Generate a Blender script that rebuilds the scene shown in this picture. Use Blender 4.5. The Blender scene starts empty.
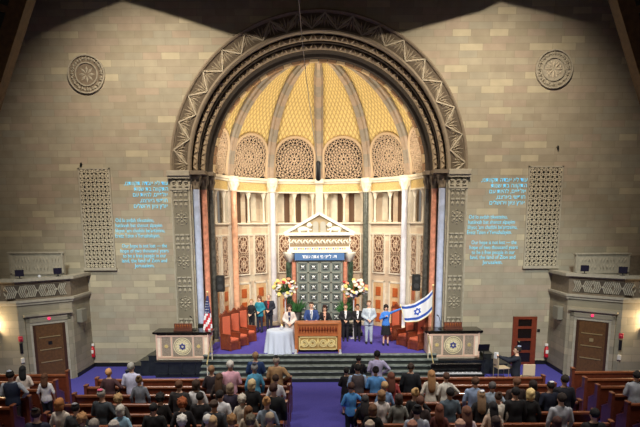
import bpy, bmesh, math, random
from math import sin, cos, tan, pi, radians, sqrt, atan2
from mathutils import Vector, Matrix, noise
random.seed(7)
COL = bpy.context.scene.collection
# ---------------------------------------------------------------- camera model
CH = 5.55                      # height of the balcony eye point above the main floor
FPX, PITCH, ROLL = 616.0, radians(10.8), 0.0055
U0, V0 = 320.0, 342.0
fwd = Vector((0, cos(PITCH), -sin(PITCH))); up0 = Vector((0, sin(PITCH), cos(PITCH))); r0 = Vector((1, 0, 0))
camR = r0 * cos(ROLL) - up0 * sin(ROLL); camU = r0 * sin(ROLL) + up0 * cos(ROLL)
def ray(u, v): return camR * ((u - U0) / FPX) + camU * ((V0 - v) / FPX) + fwd
def at_y(u, v, Y):
    d = ray(u, v); t = Y / d.y; return d.x * t, CH + d.z * t
def at_z(u, v, z):
    d = ray(u, v); t = (z - CH) / d.z; return d.x * t, d.y * t
# ---------------------------------------------------------------- colours and materials
def lin(c):
    c = c / 255.0
    return c / 12.92 if c <= 0.04045 else ((c + 0.055) / 1.055) ** 2.4
def rgb(r, g, b): return (lin(r), lin(g), lin(b), 1.0)
_M = {}
def mat(name, col, rough=0.6, metal=0.0, var=0.0, scale=6.0, bump=0.0, emit=0.0, spec=0.5, coat=0.0):
    if name in _M: return _M[name]
    m = bpy.data.materials.new(name); m.use_nodes = True; nt = m.node_tree; b = nt.nodes['Principled BSDF']
    c = rgb(*col); b.inputs['Base Color'].default_value = c
    b.inputs['Roughness'].default_value = rough; b.inputs['Metallic'].default_value = metal
    b.inputs['Specular IOR Level'].default_value = spec
    if coat: b.inputs['Coat Weight'].default_value = coat
    if emit:
        b.inputs['Emission Color'].default_value = c; b.inputs['Emission Strength'].default_value = emit
    if var or bump:
        tc = nt.nodes.new('ShaderNodeTexCoord'); n = nt.nodes.new('ShaderNodeTexNoise'); n.inputs['Scale'].default_value = scale
        n.inputs['Detail'].default_value = 5
        nt.links.new(tc.outputs['Object'], n.inputs['Vector'])
        if var:
            mx = nt.nodes.new('ShaderNodeMix'); mx.data_type = 'RGBA'
            mx.inputs[6].default_value = tuple(x * (1 - var) for x in c[:3]) + (1,)
            mx.inputs[7].default_value = tuple(min(1, x * (1 + var)) for x in c[:3]) + (1,)
            r = nt.nodes.new('ShaderNodeMapRange'); r.inputs[1].default_value = .35; r.inputs[2].default_value = .65
            nt.links.new(n.outputs['Fac'], r.inputs[0]); nt.links.new(r.outputs[0], mx.inputs[0])
            nt.links.new(mx.outputs[2], b.inputs['Base Color'])
        if bump:
            bp = nt.nodes.new('ShaderNodeBump'); bp.inputs['Strength'].default_value = bump; bp.inputs['Distance'].default_value = .02
            nt.links.new(n.outputs['Fac'], bp.inputs['Height']); nt.links.new(bp.outputs[0], b.inputs['Normal'])
    _M[name] = m; return m
def brick_mat(name, cols, w=.78, h=.235, rough=.8, mortar=.006, off=0.0):
    if name in _M: return _M[name]
    m = bpy.data.materials.new(name); m.use_nodes = True; nt = m.node_tree; b = nt.nodes['Principled BSDF']
    N, L = nt.nodes.new, nt.links.new
    tc = N('ShaderNodeTexCoord'); sp = N('ShaderNodeSeparateXYZ'); L(tc.outputs['Object'], sp.inputs[0])
    ad = N('ShaderNodeMath'); L(sp.outputs[0], ad.inputs[0]); L(sp.outputs[1], ad.inputs[1])
    ad2 = N('ShaderNodeMath'); L(ad.outputs[0], ad2.inputs[0]); ad2.inputs[1].default_value = 40.13 + off
    az = N('ShaderNodeMath'); L(sp.outputs[2], az.inputs[0]); az.inputs[1].default_value = 10.0 * h
    cb = N('ShaderNodeCombineXYZ'); L(ad2.outputs[0], cb.inputs[0]); L(az.outputs[0], cb.inputs[1])
    br = N('ShaderNodeTexBrick'); L(cb.outputs[0], br.inputs['Vector'])
    br.inputs['Color1'].default_value = (0, 0, 0, 1); br.inputs['Color2'].default_value = (1, 1, 1, 1); br.inputs['Mortar'].default_value = (.5, .5, .5, 1)
    br.inputs['Scale'].default_value = 1; br.inputs['Mortar Size'].default_value = mortar; br.inputs['Mortar Smooth'].default_value = .4
    br.inputs['Brick Width'].default_value = w; br.inputs['Row Height'].default_value = h; br.offset = .37; br.squash = .8; br.squash_frequency = 3
    cr = N('ShaderNodeValToRGB'); L(br.outputs['Color'], cr.inputs[0]); e = cr.color_ramp; e.interpolation = 'CONSTANT'
    for i, c in enumerate(cols):
        p = i / len(cols)
        el = e.elements[0] if i == 0 else (e.elements[1] if i == 1 else e.elements.new(p))
        el.position = p; el.color = rgb(*c)
    nz = N('ShaderNodeTexNoise'); nz.inputs['Scale'].default_value = 2.2; nz.inputs['Detail'].default_value = 6; L(tc.outputs['Object'], nz.inputs['Vector'])
    mr = N('ShaderNodeMapRange'); mr.inputs[1].default_value = .3; mr.inputs[2].default_value = .7; mr.inputs[3].default_value = .9; mr.inputs[4].default_value = 1.08; L(nz.outputs['Fac'], mr.inputs[0])
    mx = N('ShaderNodeMix'); mx.data_type = 'RGBA'; mx.blend_type = 'MULTIPLY'; mx.inputs[0].default_value = 1
    L(cr.outputs[0], mx.inputs[6]); L(mr.outputs[0], mx.inputs[7])
    m2 = N('ShaderNodeMix'); m2.data_type = 'RGBA'; L(br.outputs['Fac'], m2.inputs[0]); L(mx.outputs[2], m2.inputs[6])
    m2.inputs[7].default_value = rgb(*[int(x * .86) for x in cols[0]]); L(m2.outputs[2], b.inputs['Base Color'])
    bp = N('ShaderNodeBump'); bp.inputs['Strength'].default_value = .35; bp.inputs['Distance'].default_value = .01; bp.invert = True
    L(br.outputs['Fac'], bp.inputs['Height']); L(bp.outputs[0], b.inputs['Normal'])
    b.inputs['Roughness'].default_value = rough; b.inputs['Specular IOR Level'].default_value = .3
    _M[name] = m; return m
def uv_lattice(name, c1, c2, sc=5.0, lw=.13, rough=.45, metal=.2):
    m = bpy.data.materials.new(name); m.use_nodes = True; nt = m.node_tree; b = nt.nodes['Principled BSDF']; N, L = nt.nodes.new, nt.links.new
    uv = N('ShaderNodeUVMap'); sp = N('ShaderNodeSeparateXYZ'); L(uv.outputs[0], sp.inputs[0])
    def M(op, a, bb=None):
        n = N('ShaderNodeMath'); n.operation = op
        for i, x in enumerate((a, bb)):
            if x is None: continue
            if isinstance(x, (int, float)): n.inputs[i].default_value = x
            else: L(x, n.inputs[i])
        return n.outputs[0]
    u = M('MULTIPLY', sp.outputs[0], sc); v = M('MULTIPLY', sp.outputs[1], sc * .72)
    d1 = M('ABSOLUTE', M('SUBTRACT', M('FRACT', M('ADD', u, v)), .5)); d2 = M('ABSOLUTE', M('SUBTRACT', M('FRACT', M('SUBTRACT', u, v)), .5))
    mn = M('MINIMUM', d1, d2)
    d3 = M('ABSOLUTE', M('SUBTRACT', M('FRACT', M('MULTIPLY', M('ADD', u, v), 2)), .5)); d4 = M('ABSOLUTE', M('SUBTRACT', M('FRACT', M('MULTIPLY', M('SUBTRACT', u, v), 2)), .5))
    mn2 = M('MINIMUM', d3, d4)
    l1 = M('LESS_THAN', mn, lw); l2 = M('MULTIPLY', M('LESS_THAN', mn2, lw * .8), .35)
    f = M('MAXIMUM', l1, l2)
    nz = N('ShaderNodeTexNoise'); nz.inputs['Scale'].default_value = 14; L(uv.outputs[0], nz.inputs['Vector'])
    f2 = M('MULTIPLY', f, M('ADD', M('MULTIPLY', nz.outputs['Fac'], .9), .45))
    mx = N('ShaderNodeMix'); mx.data_type = 'RGBA'; L(f2, mx.inputs[0]); mx.inputs[6].default_value = rgb(*c1); mx.inputs[7].default_value = rgb(*c2)
    L(mx.outputs[2], b.inputs['Base Color'])
    bp = N('ShaderNodeBump'); bp.inputs['Strength'].default_value = .5; bp.inputs['Distance'].default_value = .02; bp.invert = True; L(f, bp.inputs['Height']); L(bp.outputs[0], b.inputs['Normal'])
    b.inputs['Roughness'].default_value = rough; b.inputs['Metallic'].default_value = metal
    _M[name] = m; return m
# ---------------------------------------------------------------- mesh builder
class MB:
    def __init__(s, M=None): s.v = []; s.f = []; s.mi = []; s.sm = []; s.M = M or Matrix(); s.k = 0; s.uv = None
    def add(s, vs, fs, smooth=False, k=None):
        n = len(s.v); M = s.M
        s.v += [tuple(M @ Vector(p)) for p in vs]
        for f in fs: s.f.append(tuple(i + n for i in f)); s.mi.append(s.k if k is None else k); s.sm.append(smooth)
        return s
    def box(s, x0, x1, y0, y1, z0, z1, bev=0, **kw):
        if bev and min(x1 - x0, y1 - y0, z1 - z0) > 2.2 * bev:
            b = bev; vs = []; 
            X = (x0, x1); Y = (y0, y1); Z = (z0, z1); idx = {}
            for i in (0, 1):
                for j in (0, 1):
                    for k_ in (0, 1):
                        sx, sy, sz = (1, -1)[i] * b, (1, -1)[j] * b, (1, -1)[k_] * b
                        for a, p in enumerate(((X[i], Y[j] + sy, Z[k_] + sz), (X[i] + sx, Y[j], Z[k_] + sz), (X[i] + sx, Y[j] + sy, Z[k_]))):
                            idx[i, j, k_, a] = len(vs); vs.append(p)
            g = lambda i, j, k_, a: idx[i, j, k_, a]
            fs = []
            for i in (0, 1): fs.append([g(i, 0, 0, 0), g(i, 1, 0, 0), g(i, 1, 1, 0), g(i, 0, 1, 0)][::(-1 if i == 0 else 1)])
            for j in (0, 1): fs.append([g(0, j, 0, 1), g(0, j, 1, 1), g(1, j, 1, 1), g(1, j, 0, 1)][::(-1 if j == 0 else 1)])
            for k_ in (0, 1): fs.append([g(0, 0, k_, 2), g(1, 0, k_, 2), g(1, 1, k_, 2), g(0, 1, k_, 2)][::(-1 if k_ == 0 else 1)])
            for i in (0, 1):
                for j in (0, 1): fs.append([g(i, j, 0, 0), g(i, j, 0, 1), g(i, j, 1, 1), g(i, j, 1, 0)][::(1 if i == j else -1)])
                for k_ in (0, 1): fs.append([g(i, 0, k_, 0), g(i, 0, k_, 2), g(i, 1, k_, 2), g(i, 1, k_, 0)][::(-1 if i == k_ else 1)])
            for j in (0, 1):
                for k_ in (0, 1): fs.append([g(0, j, k_, 1), g(0, j, k_, 2), g(1, j, k_, 2), g(1, j, k_, 1)][::(1 if j == k_ else -1)])
            for i in (0, 1):
                for j in (0, 1):
                    for k_ in (0, 1): fs.append([g(i, j, k_, 0), g(i, j, k_, 1), g(i, j, k_, 2)][::(-1 if (i + j + k_) % 2 else 1)])
            return s.add(vs, fs, **kw)
        vs = [(x, y, z) for z in (z0, z1) for y in (y0, y1) for x in (x0, x1)]
        return s.add(vs, [(0, 2, 3, 1), (4, 5, 7, 6), (0, 1, 5, 4), (2, 6, 7, 3), (0, 4, 6, 2), (1, 3, 7, 5)], **kw)
    def cyl(s, p, q, r1, r2=None, n=12, cap=True, **kw):
        r2 = r1 if r2 is None else r2; p = Vector(p); q = Vector(q); d = (q - p).normalized()
        a = d.orthogonal().normalized(); b = d.cross(a)
        vs = []
        for c, r in ((p, r1), (q, r2)):
            for i in range(n):
                t = 2 * pi * i / n; vs.append(tuple(c + (a * cos(t) + b * sin(t)) * r))
        fs = [(i, (i + 1) % n, n + (i + 1) % n, n + i) for i in range(n)]
        s.add(vs, fs, smooth=True, **kw)
        if cap: s.add(vs, [tuple(range(n))[::-1], tuple(range(n, 2 * n))], **kw)
        return s
    def loft(s, rings, n=16, cap=True, **kw):      # rings: (cx,cy,cz,rx,ry)
        vs = []; fs = []
        for (cx, cy, cz, rx, ry) in rings:
            for i in range(n):
                t = 2 * pi * i / n; vs.append((cx + rx * cos(t), cy + ry * sin(t), cz))
        for j in range(len(rings) - 1):
            for i in range(n): fs.append((j * n + i, j * n + (i + 1) % n, (j + 1) * n + (i + 1) % n, (j + 1) * n + i))
        if cap: fs += [tuple(range(n))[::-1], tuple(range((len(rings) - 1) * n, len(rings) * n))]
        return s.add(vs, fs, smooth=True, **kw)
    def lathe(s, prof, c=(0, 0, 0), n=16, **kw): return s.loft([(c[0], c[1], c[2] + z, r, r) for r, z in prof], n, **kw)
    def ball(s, c, r, nu=12, nv=8, fn=None, **kw):
        if not hasattr(r, '__len__'): r = (r, r, r)
        vs = []; fs = []
        for j in range(nv + 1):
            ph = -pi / 2 + pi * j / nv
            for i in range(nu):
                t = 2 * pi * i / nu; d = (cos(ph) * cos(t), cos(ph) * sin(t), sin(ph)); k = fn(d) if fn else 1
                vs.append((c[0] + d[0] * r[0] * k, c[1] + d[1] * r[1] * k, c[2] + d[2] * r[2] * k))
        for j in range(nv):
            for i in range(nu): fs.append((j * nu + i, j * nu + (i + 1) % nu, (j + 1) * nu + (i + 1) % nu, (j + 1) * nu + i))
        return s.add(vs, fs, smooth=True, **kw)
    def caps(s, p, q, r1, r2=None, n=10, **kw):      # tapered capsule
        r2 = r1 if r2 is None else r2
        s.cyl(p, q, r1, r2, n, **kw); s.ball(p, r1, n, 6, **kw); s.ball(q, r2, n, 6, **kw); return s
    def bar(s, p, q, w, t, nrm=(0, -1, 0), **kw):    # flat bar from p to q, width w in the plane, thickness t along nrm
        p = Vector(p); q = Vector(q); d = (q - p).normalized(); nn = Vector(nrm).normalized(); sd = d.cross(nn).normalized() * (w / 2)
        a = nn * t
        vs = [p - sd, p + sd, q + sd, q - sd, p - sd + a, p + sd + a, q + sd + a, q - sd + a]
        return s.add([tuple(x) for x in vs], [(0, 1, 2, 3), (7, 6, 5, 4), (0, 4, 5, 1), (1, 5, 6, 2), (2, 6, 7, 3), (3, 7, 4, 0)], **kw)
    def leaf(s, p, q, w, t, nrm=(0, -1, 0), **kw):   # raised lozenge leaf
        p = Vector(p); q = Vector(q); d = (q - p); nn = Vector(nrm).normalized(); sd = d.normalized().cross(nn).normalized() * (w / 2)
        m = p + d * .55; top = m + nn * t
        return s.add([tuple(x) for x in (p, m - sd, q, m + sd, top)], [(0, 1, 4), (1, 2, 4), (2, 3, 4), (3, 0, 4), (0, 3, 2, 1)], **kw)
    def prism(s, poly, y0, y1, **kw):                # polygon in xz pushed along y
        n = len(poly); vs = [(x, y0, z) for x, z in poly] + [(x, y1, z) for x, z in poly]
        return s.add(vs, [tuple(range(n)), tuple(range(n, 2 * n))[::-1]] + [(i, n + i, n + (i + 1) % n, (i + 1) % n) for i in range(n)], **kw)
    def tube(s, pts, r, n=8, **kw):
        pts = [Vector(p) for p in pts]; vs = []; fs = []; prev = None
        for j, p in enumerate(pts):
            d = (pts[min(j + 1, len(pts) - 1)] - pts[max(j - 1, 0)]).normalized()
            a = (prev - d * prev.dot(d)).normalized() if prev is not None else d.orthogonal().normalized()
            prev = a; b = d.cross(a); rr = r[j] if hasattr(r, '__len__') else r
            for i in range(n): t = 2 * pi * i / n; vs.append(tuple(p + (a * cos(t) + b * sin(t)) * rr))
        for j in range(len(pts) - 1):
            for i in range(n): fs.append((j * n + i, j * n + (i + 1) % n, (j + 1) * n + (i + 1) % n, (j + 1) * n + i))
        fs += [tuple(range(n))[::-1], tuple(range((len(pts) - 1) * n, len(pts) * n))]
        return s.add(vs, fs, smooth=True, **kw)
    def mesh(s, name, mats):
        me = bpy.data.meshes.new(name); me.from_pydata(s.v, [], s.f); me.update()
        for m in (mats if isinstance(mats, (list, tuple)) else [mats]): me.materials.append(m)
        me.polygons.foreach_set('material_index', s.mi); me.polygons.foreach_set('use_smooth', s.sm)
        bm = bmesh.new(); bm.from_mesh(me); bmesh.ops.recalc_face_normals(bm, faces=bm.faces); bm.to_mesh(me); bm.free()
        return me
    def build(s, name, mats, parent=None, loc=None, rz=0):
        return put(name, s.mesh(name, mats), parent, loc, rz)
def put(name, me, parent=None, loc=None, rz=0):
    o = bpy.data.objects.new(name, me); COL.objects.link(o)
    if parent: o.parent = parent
    if loc is not None: o.location = loc
    o.rotation_euler.z = rz
    return o
def tag(o, label=None, cat=None, group=None, kind=None):
    if label: o['label'] = label
    if cat: o['category'] = cat
    if group: o['group'] = group
    if kind: o['kind'] = kind
    return o
def thing(name, label, cat, loc=(0, 0, 0), rz=0, group=None):
    o = bpy.data.objects.new(name, None); COL.objects.link(o); o.location = loc; o.rotation_euler.z = rz
    return tag(o, label, cat, group)
def struct(o): o['kind'] = 'structure'; return o
def dup(root, loc=None, rz=None, label=None, group=None):
    def cp(o, par):
        c = o.copy(); COL.objects.link(c)
        if par: c.parent = par
        for ch in list(o.children): cp(ch, c)
        return c
    r = cp(root, None)
    if loc is not None: r.location = loc
    if rz is not None: r.rotation_euler.z = rz
    if label: r['label'] = label
    if group: r['group'] = group
    return r
def remesh(mb, size, smooth=2):
    me = mb.mesh('tmp', []); o = bpy.data.objects.new('tmp', me); COL.objects.link(o)
    m = o.modifiers.new('r', 'REMESH'); m.mode = 'VOXEL'; m.voxel_size = size; m.use_smooth_shade = True
    if smooth: s = o.modifiers.new('s', 'SMOOTH'); s.iterations = smooth; s.factor = .5
    dg = bpy.context.evaluated_depsgraph_get(); out = bpy.data.meshes.new_from_object(o.evaluated_get(dg))
    bpy.data.objects.remove(o); bpy.data.meshes.remove(me); return out
def text_mesh(s, size=1.0, ext=.004, bold=0.0, align='LEFT'):
    cu = bpy.data.curves.new('t', 'FONT'); cu.body = s; cu.size = size; cu.extrude = ext; cu.offset = bold; cu.align_x = align; cu.resolution_u = 2
    o = bpy.data.objects.new('t', cu); COL.objects.link(o)
    dg = bpy.context.evaluated_depsgraph_get(); me = bpy.data.meshes.new_from_object(o.evaluated_get(dg))
    bpy.data.objects.remove(o); return me
# ---------------------------------------------------------------- palette
WALLC = [(166, 156, 138), (162, 153, 134), (168, 154, 138), (162, 155, 138), (172, 163, 144), (160, 150, 132), (168, 158, 140), (163, 157, 141), (171, 156, 139), (186, 176, 152)]
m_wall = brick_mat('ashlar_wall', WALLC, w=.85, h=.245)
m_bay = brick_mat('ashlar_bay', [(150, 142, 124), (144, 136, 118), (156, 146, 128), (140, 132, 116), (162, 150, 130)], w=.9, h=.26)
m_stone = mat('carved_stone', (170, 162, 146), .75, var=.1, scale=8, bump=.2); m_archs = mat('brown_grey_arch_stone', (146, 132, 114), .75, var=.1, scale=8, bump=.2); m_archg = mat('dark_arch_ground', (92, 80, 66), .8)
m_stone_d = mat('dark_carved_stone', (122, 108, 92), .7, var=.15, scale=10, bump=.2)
m_rec = mat('recess_stone', (78, 68, 58), .8, var=.1)
m_cream = mat('cream_stone', (214, 202, 182), .6, var=.08, scale=5)
m_cream2 = mat('pale_stone', (224, 213, 193), .6, var=.06, scale=5)
m_lat = mat('tan_tracery', (198, 172, 146), .7, var=.1)
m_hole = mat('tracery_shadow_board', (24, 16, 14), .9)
m_blue = mat('blue_grey_marble', (184, 194, 222), .25, var=.12, scale=5)
m_red = mat('red_marble', (202, 136, 112), .25, var=.22, scale=7)
m_orange = mat('orange_marble', (214, 162, 130), .25, var=.15, scale=6)
m_white = mat('white_marble', (212, 212, 220), .25, var=.08, scale=5)
m_green = mat('green_marble', (58, 76, 62), .2, var=.5, scale=9)
m_dgrey = mat('dark_grey_marble', (74, 72, 68), .25, var=.35, scale=9)
m_gold = mat('gold_mosaic', (200, 172, 112), .5, .1, var=.25, scale=26, bump=.3)
m_goldleaf = mat('gold_fretwork', (246, 228, 164), .4, .1)
m_dome = uv_lattice('dome_mosaic', (224, 198, 132), (172, 142, 88), 6.5, .12, .5, .1)
m_purple = mat('purple_carpet', (84, 74, 160), .95, var=.1, scale=30, bump=.15, spec=.1)
m_blackm = mat('black_marble_step', (34, 38, 37), .3, var=.3, scale=7)
m_tread_sheen = mat('marble_tread_sheen', (128, 136, 132), .25, var=.3, scale=5)  # dark green marble lightened to hold the reflections on the treads
m_black = mat('black_paint', (14, 14, 16), .5)
m_blackg = mat('black_gloss', (12, 12, 14), .2)
m_wood = mat('dark_red_pew_wood', (92, 42, 26), .35, var=.18, scale=12, coat=.3)
m_wood2 = mat('lit_pew_rail_wood', (134, 76, 48), .3, var=.12, scale=12, coat=.3)  # pew wood painted lighter for the gloss light on rails and caps
m_doorw = mat('brown_door_wood', (96, 66, 38), .45, var=.18, scale=14)
m_mahog = mat('mahogany', (120, 52, 30), .4, var=.15, scale=10)
m_brass = mat('pale_brass', (196, 176, 128), .35, .6)
m_lectw = mat('orange_brown_wood', (168, 98, 56), .4, var=.15, scale=9)
m_chairw = mat('chair_wood', (118, 56, 34), .4, var=.15, scale=9)
m_chairf = mat('orange_red_upholstery', (204, 102, 72), .8, var=.06, scale=30)
m_bronze = mat('grey_green_bronze', (120, 128, 122), .4, .4, var=.2, scale=12)
m_silver = mat('silver_boss', (214, 220, 220), .3, .5)
m_truss = mat('brown_truss_wood', (88, 62, 34), .6, var=.25, scale=6)
m_truss2 = mat('dark_truss_panel', (40, 42, 36), .7)
m_ceil = mat('brown_plaster', (84, 72, 58), .85, var=.08)
# ================================================================ SETTING
YW, ZS, YC, RA = 24.1, 7.57, 25.4, 4.58      # front wall plane, spring line, apse centre, apse radius
BZ = .81                                      # bimah level
RO, RI = 5.61, 4.84                           # archivolt face outer / inner radius
ZT = 14.6
# front wall with the arched opening
b = MB(); n = 48; R = RI; vs = []; pts = []
arc = [(-R * cos(pi * i / n), ZS + R * sin(pi * i / n)) for i in range(n + 1)]
def outer(x, z):
    dx, dz = x, z - ZS; k = min((13.6 / abs(dx)) if abs(dx) > 1e-6 else 1e9, ((ZT - ZS) / dz) if dz > 1e-6 else 1e9); return dx * k, ZS + dz * k
for i in range(n):
    (x0, z0), (x1, z1) = arc[i], arc[i + 1]; o0, o1 = outer(x0, z0), outer(x1, z1)
    poly = [(x0, z0), o0]
    if abs(o0[0]) > 13.59 and abs(o1[0]) < 13.59: poly.append((-13.6, ZT))
    if abs(o0[0]) < 13.59 and abs(o1[0]) > 13.59: poly.append((13.6, ZT))
    poly += [o1, (x1, z1)]
    b.add([(x, YW, z) for x, z in poly], [tuple(range(len(poly)))])
for s in (-1, 1): b.add([(s * R, YW, 0), (s * 13.6, YW, 0), (s * 13.6, YW, ZS), (s * R, YW, ZS)], [(0, 1, 2, 3)])
b.add([(s_, y, z) for s_, y, z in ((-R, YW, 0), (-R, YW, ZS), (-R, YW + .25, ZS), (-R, YW + .25, 0))], [(0, 1, 2, 3)])
b.add([(s_, y, z) for s_, y, z in ((R, YW, 0), (R, YW, ZS), (R, YW + .25, ZS), (R, YW + .25, 0))], [(0, 1, 2, 3)])
struct(b.build('wall_front', m_wall))
struct(MB().box(-13.6, 13.6, -3, YW + .1, -.3, 0).build('floor', mat('purple_blue_carpet', (80, 76, 158), .95, var=.1, scale=20, bump=.15, spec=.1)))
# blue-grey carpet areas share the floor; ceiling and side walls
struct(MB().box(-13.9, 13.9, -3, 30.4, ZT, ZT + .3).build('ceiling', m_ceil))
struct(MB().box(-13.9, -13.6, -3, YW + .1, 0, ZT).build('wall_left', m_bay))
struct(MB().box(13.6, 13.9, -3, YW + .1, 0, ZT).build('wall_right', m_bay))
# added unseen blocker with two gables whose edge cuts off the wall-washing floods
# archivolt: carved face band
def arcpt(r, a, y): return (-r * cos(a), y, ZS + r * sin(a))
def sweep(mb, prof, n=72, close=False):      # prof: list of (r, y) swept round the semicircle
    vs = []; fs = []; k = len(prof)
    for i in range(n + 1):
        a = pi * i / n; vs += [arcpt(r, a, y) for r, y in prof]
    for i in range(n):
        for j in range(k if close else k - 1): fs.append((i * k + j, i * k + (j + 1) % k, (i + 1) * k + (j + 1) % k, (i + 1) * k + j))
    mb.add(vs, fs)
arch = thing('arch_surround', 'broad dark round arch with carved fan ornament framing the golden apse', 'arch', (0, YW, ZS))
def rel(mb): mb.M = Matrix.Translation((0, -YW, -ZS)); return mb
b = rel(MB()); sweep(b, [(RO, YW + .02), (RO, YW - .12), (RO - .05, YW - .16), (RO - .1, YW - .12), (RO - .12, YW - .05), (RI + .12, YW - .05), (RI + .1, YW - .12), (RI + .04, YW - .14), (RI, YW - .1), (RI, YW + .28)])
b.build('face_band', m_archs, arch)
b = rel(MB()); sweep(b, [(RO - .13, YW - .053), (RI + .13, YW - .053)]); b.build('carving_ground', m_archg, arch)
b = rel(MB()); NF = 34
for i in range(NF):
    a0 = pi * (i + .5) / NF; up = i % 2 == 0; base = (RI + .13) if up else (RO - .13); tip = (RO - .13) if up else (RI + .13)
    for j in (-3, -2, -1, 0, 1, 2, 3):
        a1 = a0 + j * .03
        b.leaf(arcpt(base, a0 + j * .004, YW - .05), arcpt(tip - (.05 * abs(j) if up else -.05 * abs(j)), a1, YW - .05), .075, .07)
    b.bar(arcpt(RI + .12, a0 + (0 if up else pi / NF), YW - .05), arcpt(RO - .12, a0 + (pi / NF if up else 0), YW - .05), .045, .07)
b.build('fan_carving', mat('pale_fan_relief', (188, 176, 156), .7, var=.1), arch)
b = rel(MB())
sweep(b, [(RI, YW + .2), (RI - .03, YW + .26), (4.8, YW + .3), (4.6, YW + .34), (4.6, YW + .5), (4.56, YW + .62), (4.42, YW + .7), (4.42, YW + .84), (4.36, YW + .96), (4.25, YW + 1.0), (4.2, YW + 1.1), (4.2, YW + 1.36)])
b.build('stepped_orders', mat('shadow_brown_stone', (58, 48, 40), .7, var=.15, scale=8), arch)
for (r, y, rr) in ((4.72, YW + .26, .085), (4.5, YW + .62, .085)):
    b = rel(MB()); K = 76
    pts = [Vector(arcpt(r, pi * i / 72, y)) - Vector((0, 0, 0)) for i in range(73)]
    b.tube(pts, rr, 8)
    for i in range(K):
        a = pi * (i + .5) / K; d = 1 if i % 2 else -1
        b.leaf(arcpt(r + .11 * d, a - .02, y - .07), arcpt(r - .11 * d, a + .02, y - .07), .1, .08)
    b.build('carved_roll_moulding', mat('leaf_roll_stone', (166, 148, 124), .6, var=.15, scale=12), arch)
b = rel(MB()); 
for i in range(38):
    a0 = pi * i / 38 + .004; a1 = pi * (i + 1) / 38 - .004
    vs = [arcpt(r, a, y) for a in (a0, a1) for r, y in ((4.2, YW + 1.1), (4.12, YW + 1.14), (4.12, YW + 1.36), (4.2, YW + 1.36))]
    b.add(vs, [(0, 1, 5, 4), (1, 2, 6, 5), (2, 3, 7, 6), (0, 3, 2, 1), (4, 5, 6, 7)], k=i % 3 != 0)
b.build('inner_voussoir_ring', [mat('pale_voussoir', (196, 170, 132), .6, var=.1), mat('brown_voussoir', (150, 116, 86), .6, var=.1)], arch)
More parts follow.
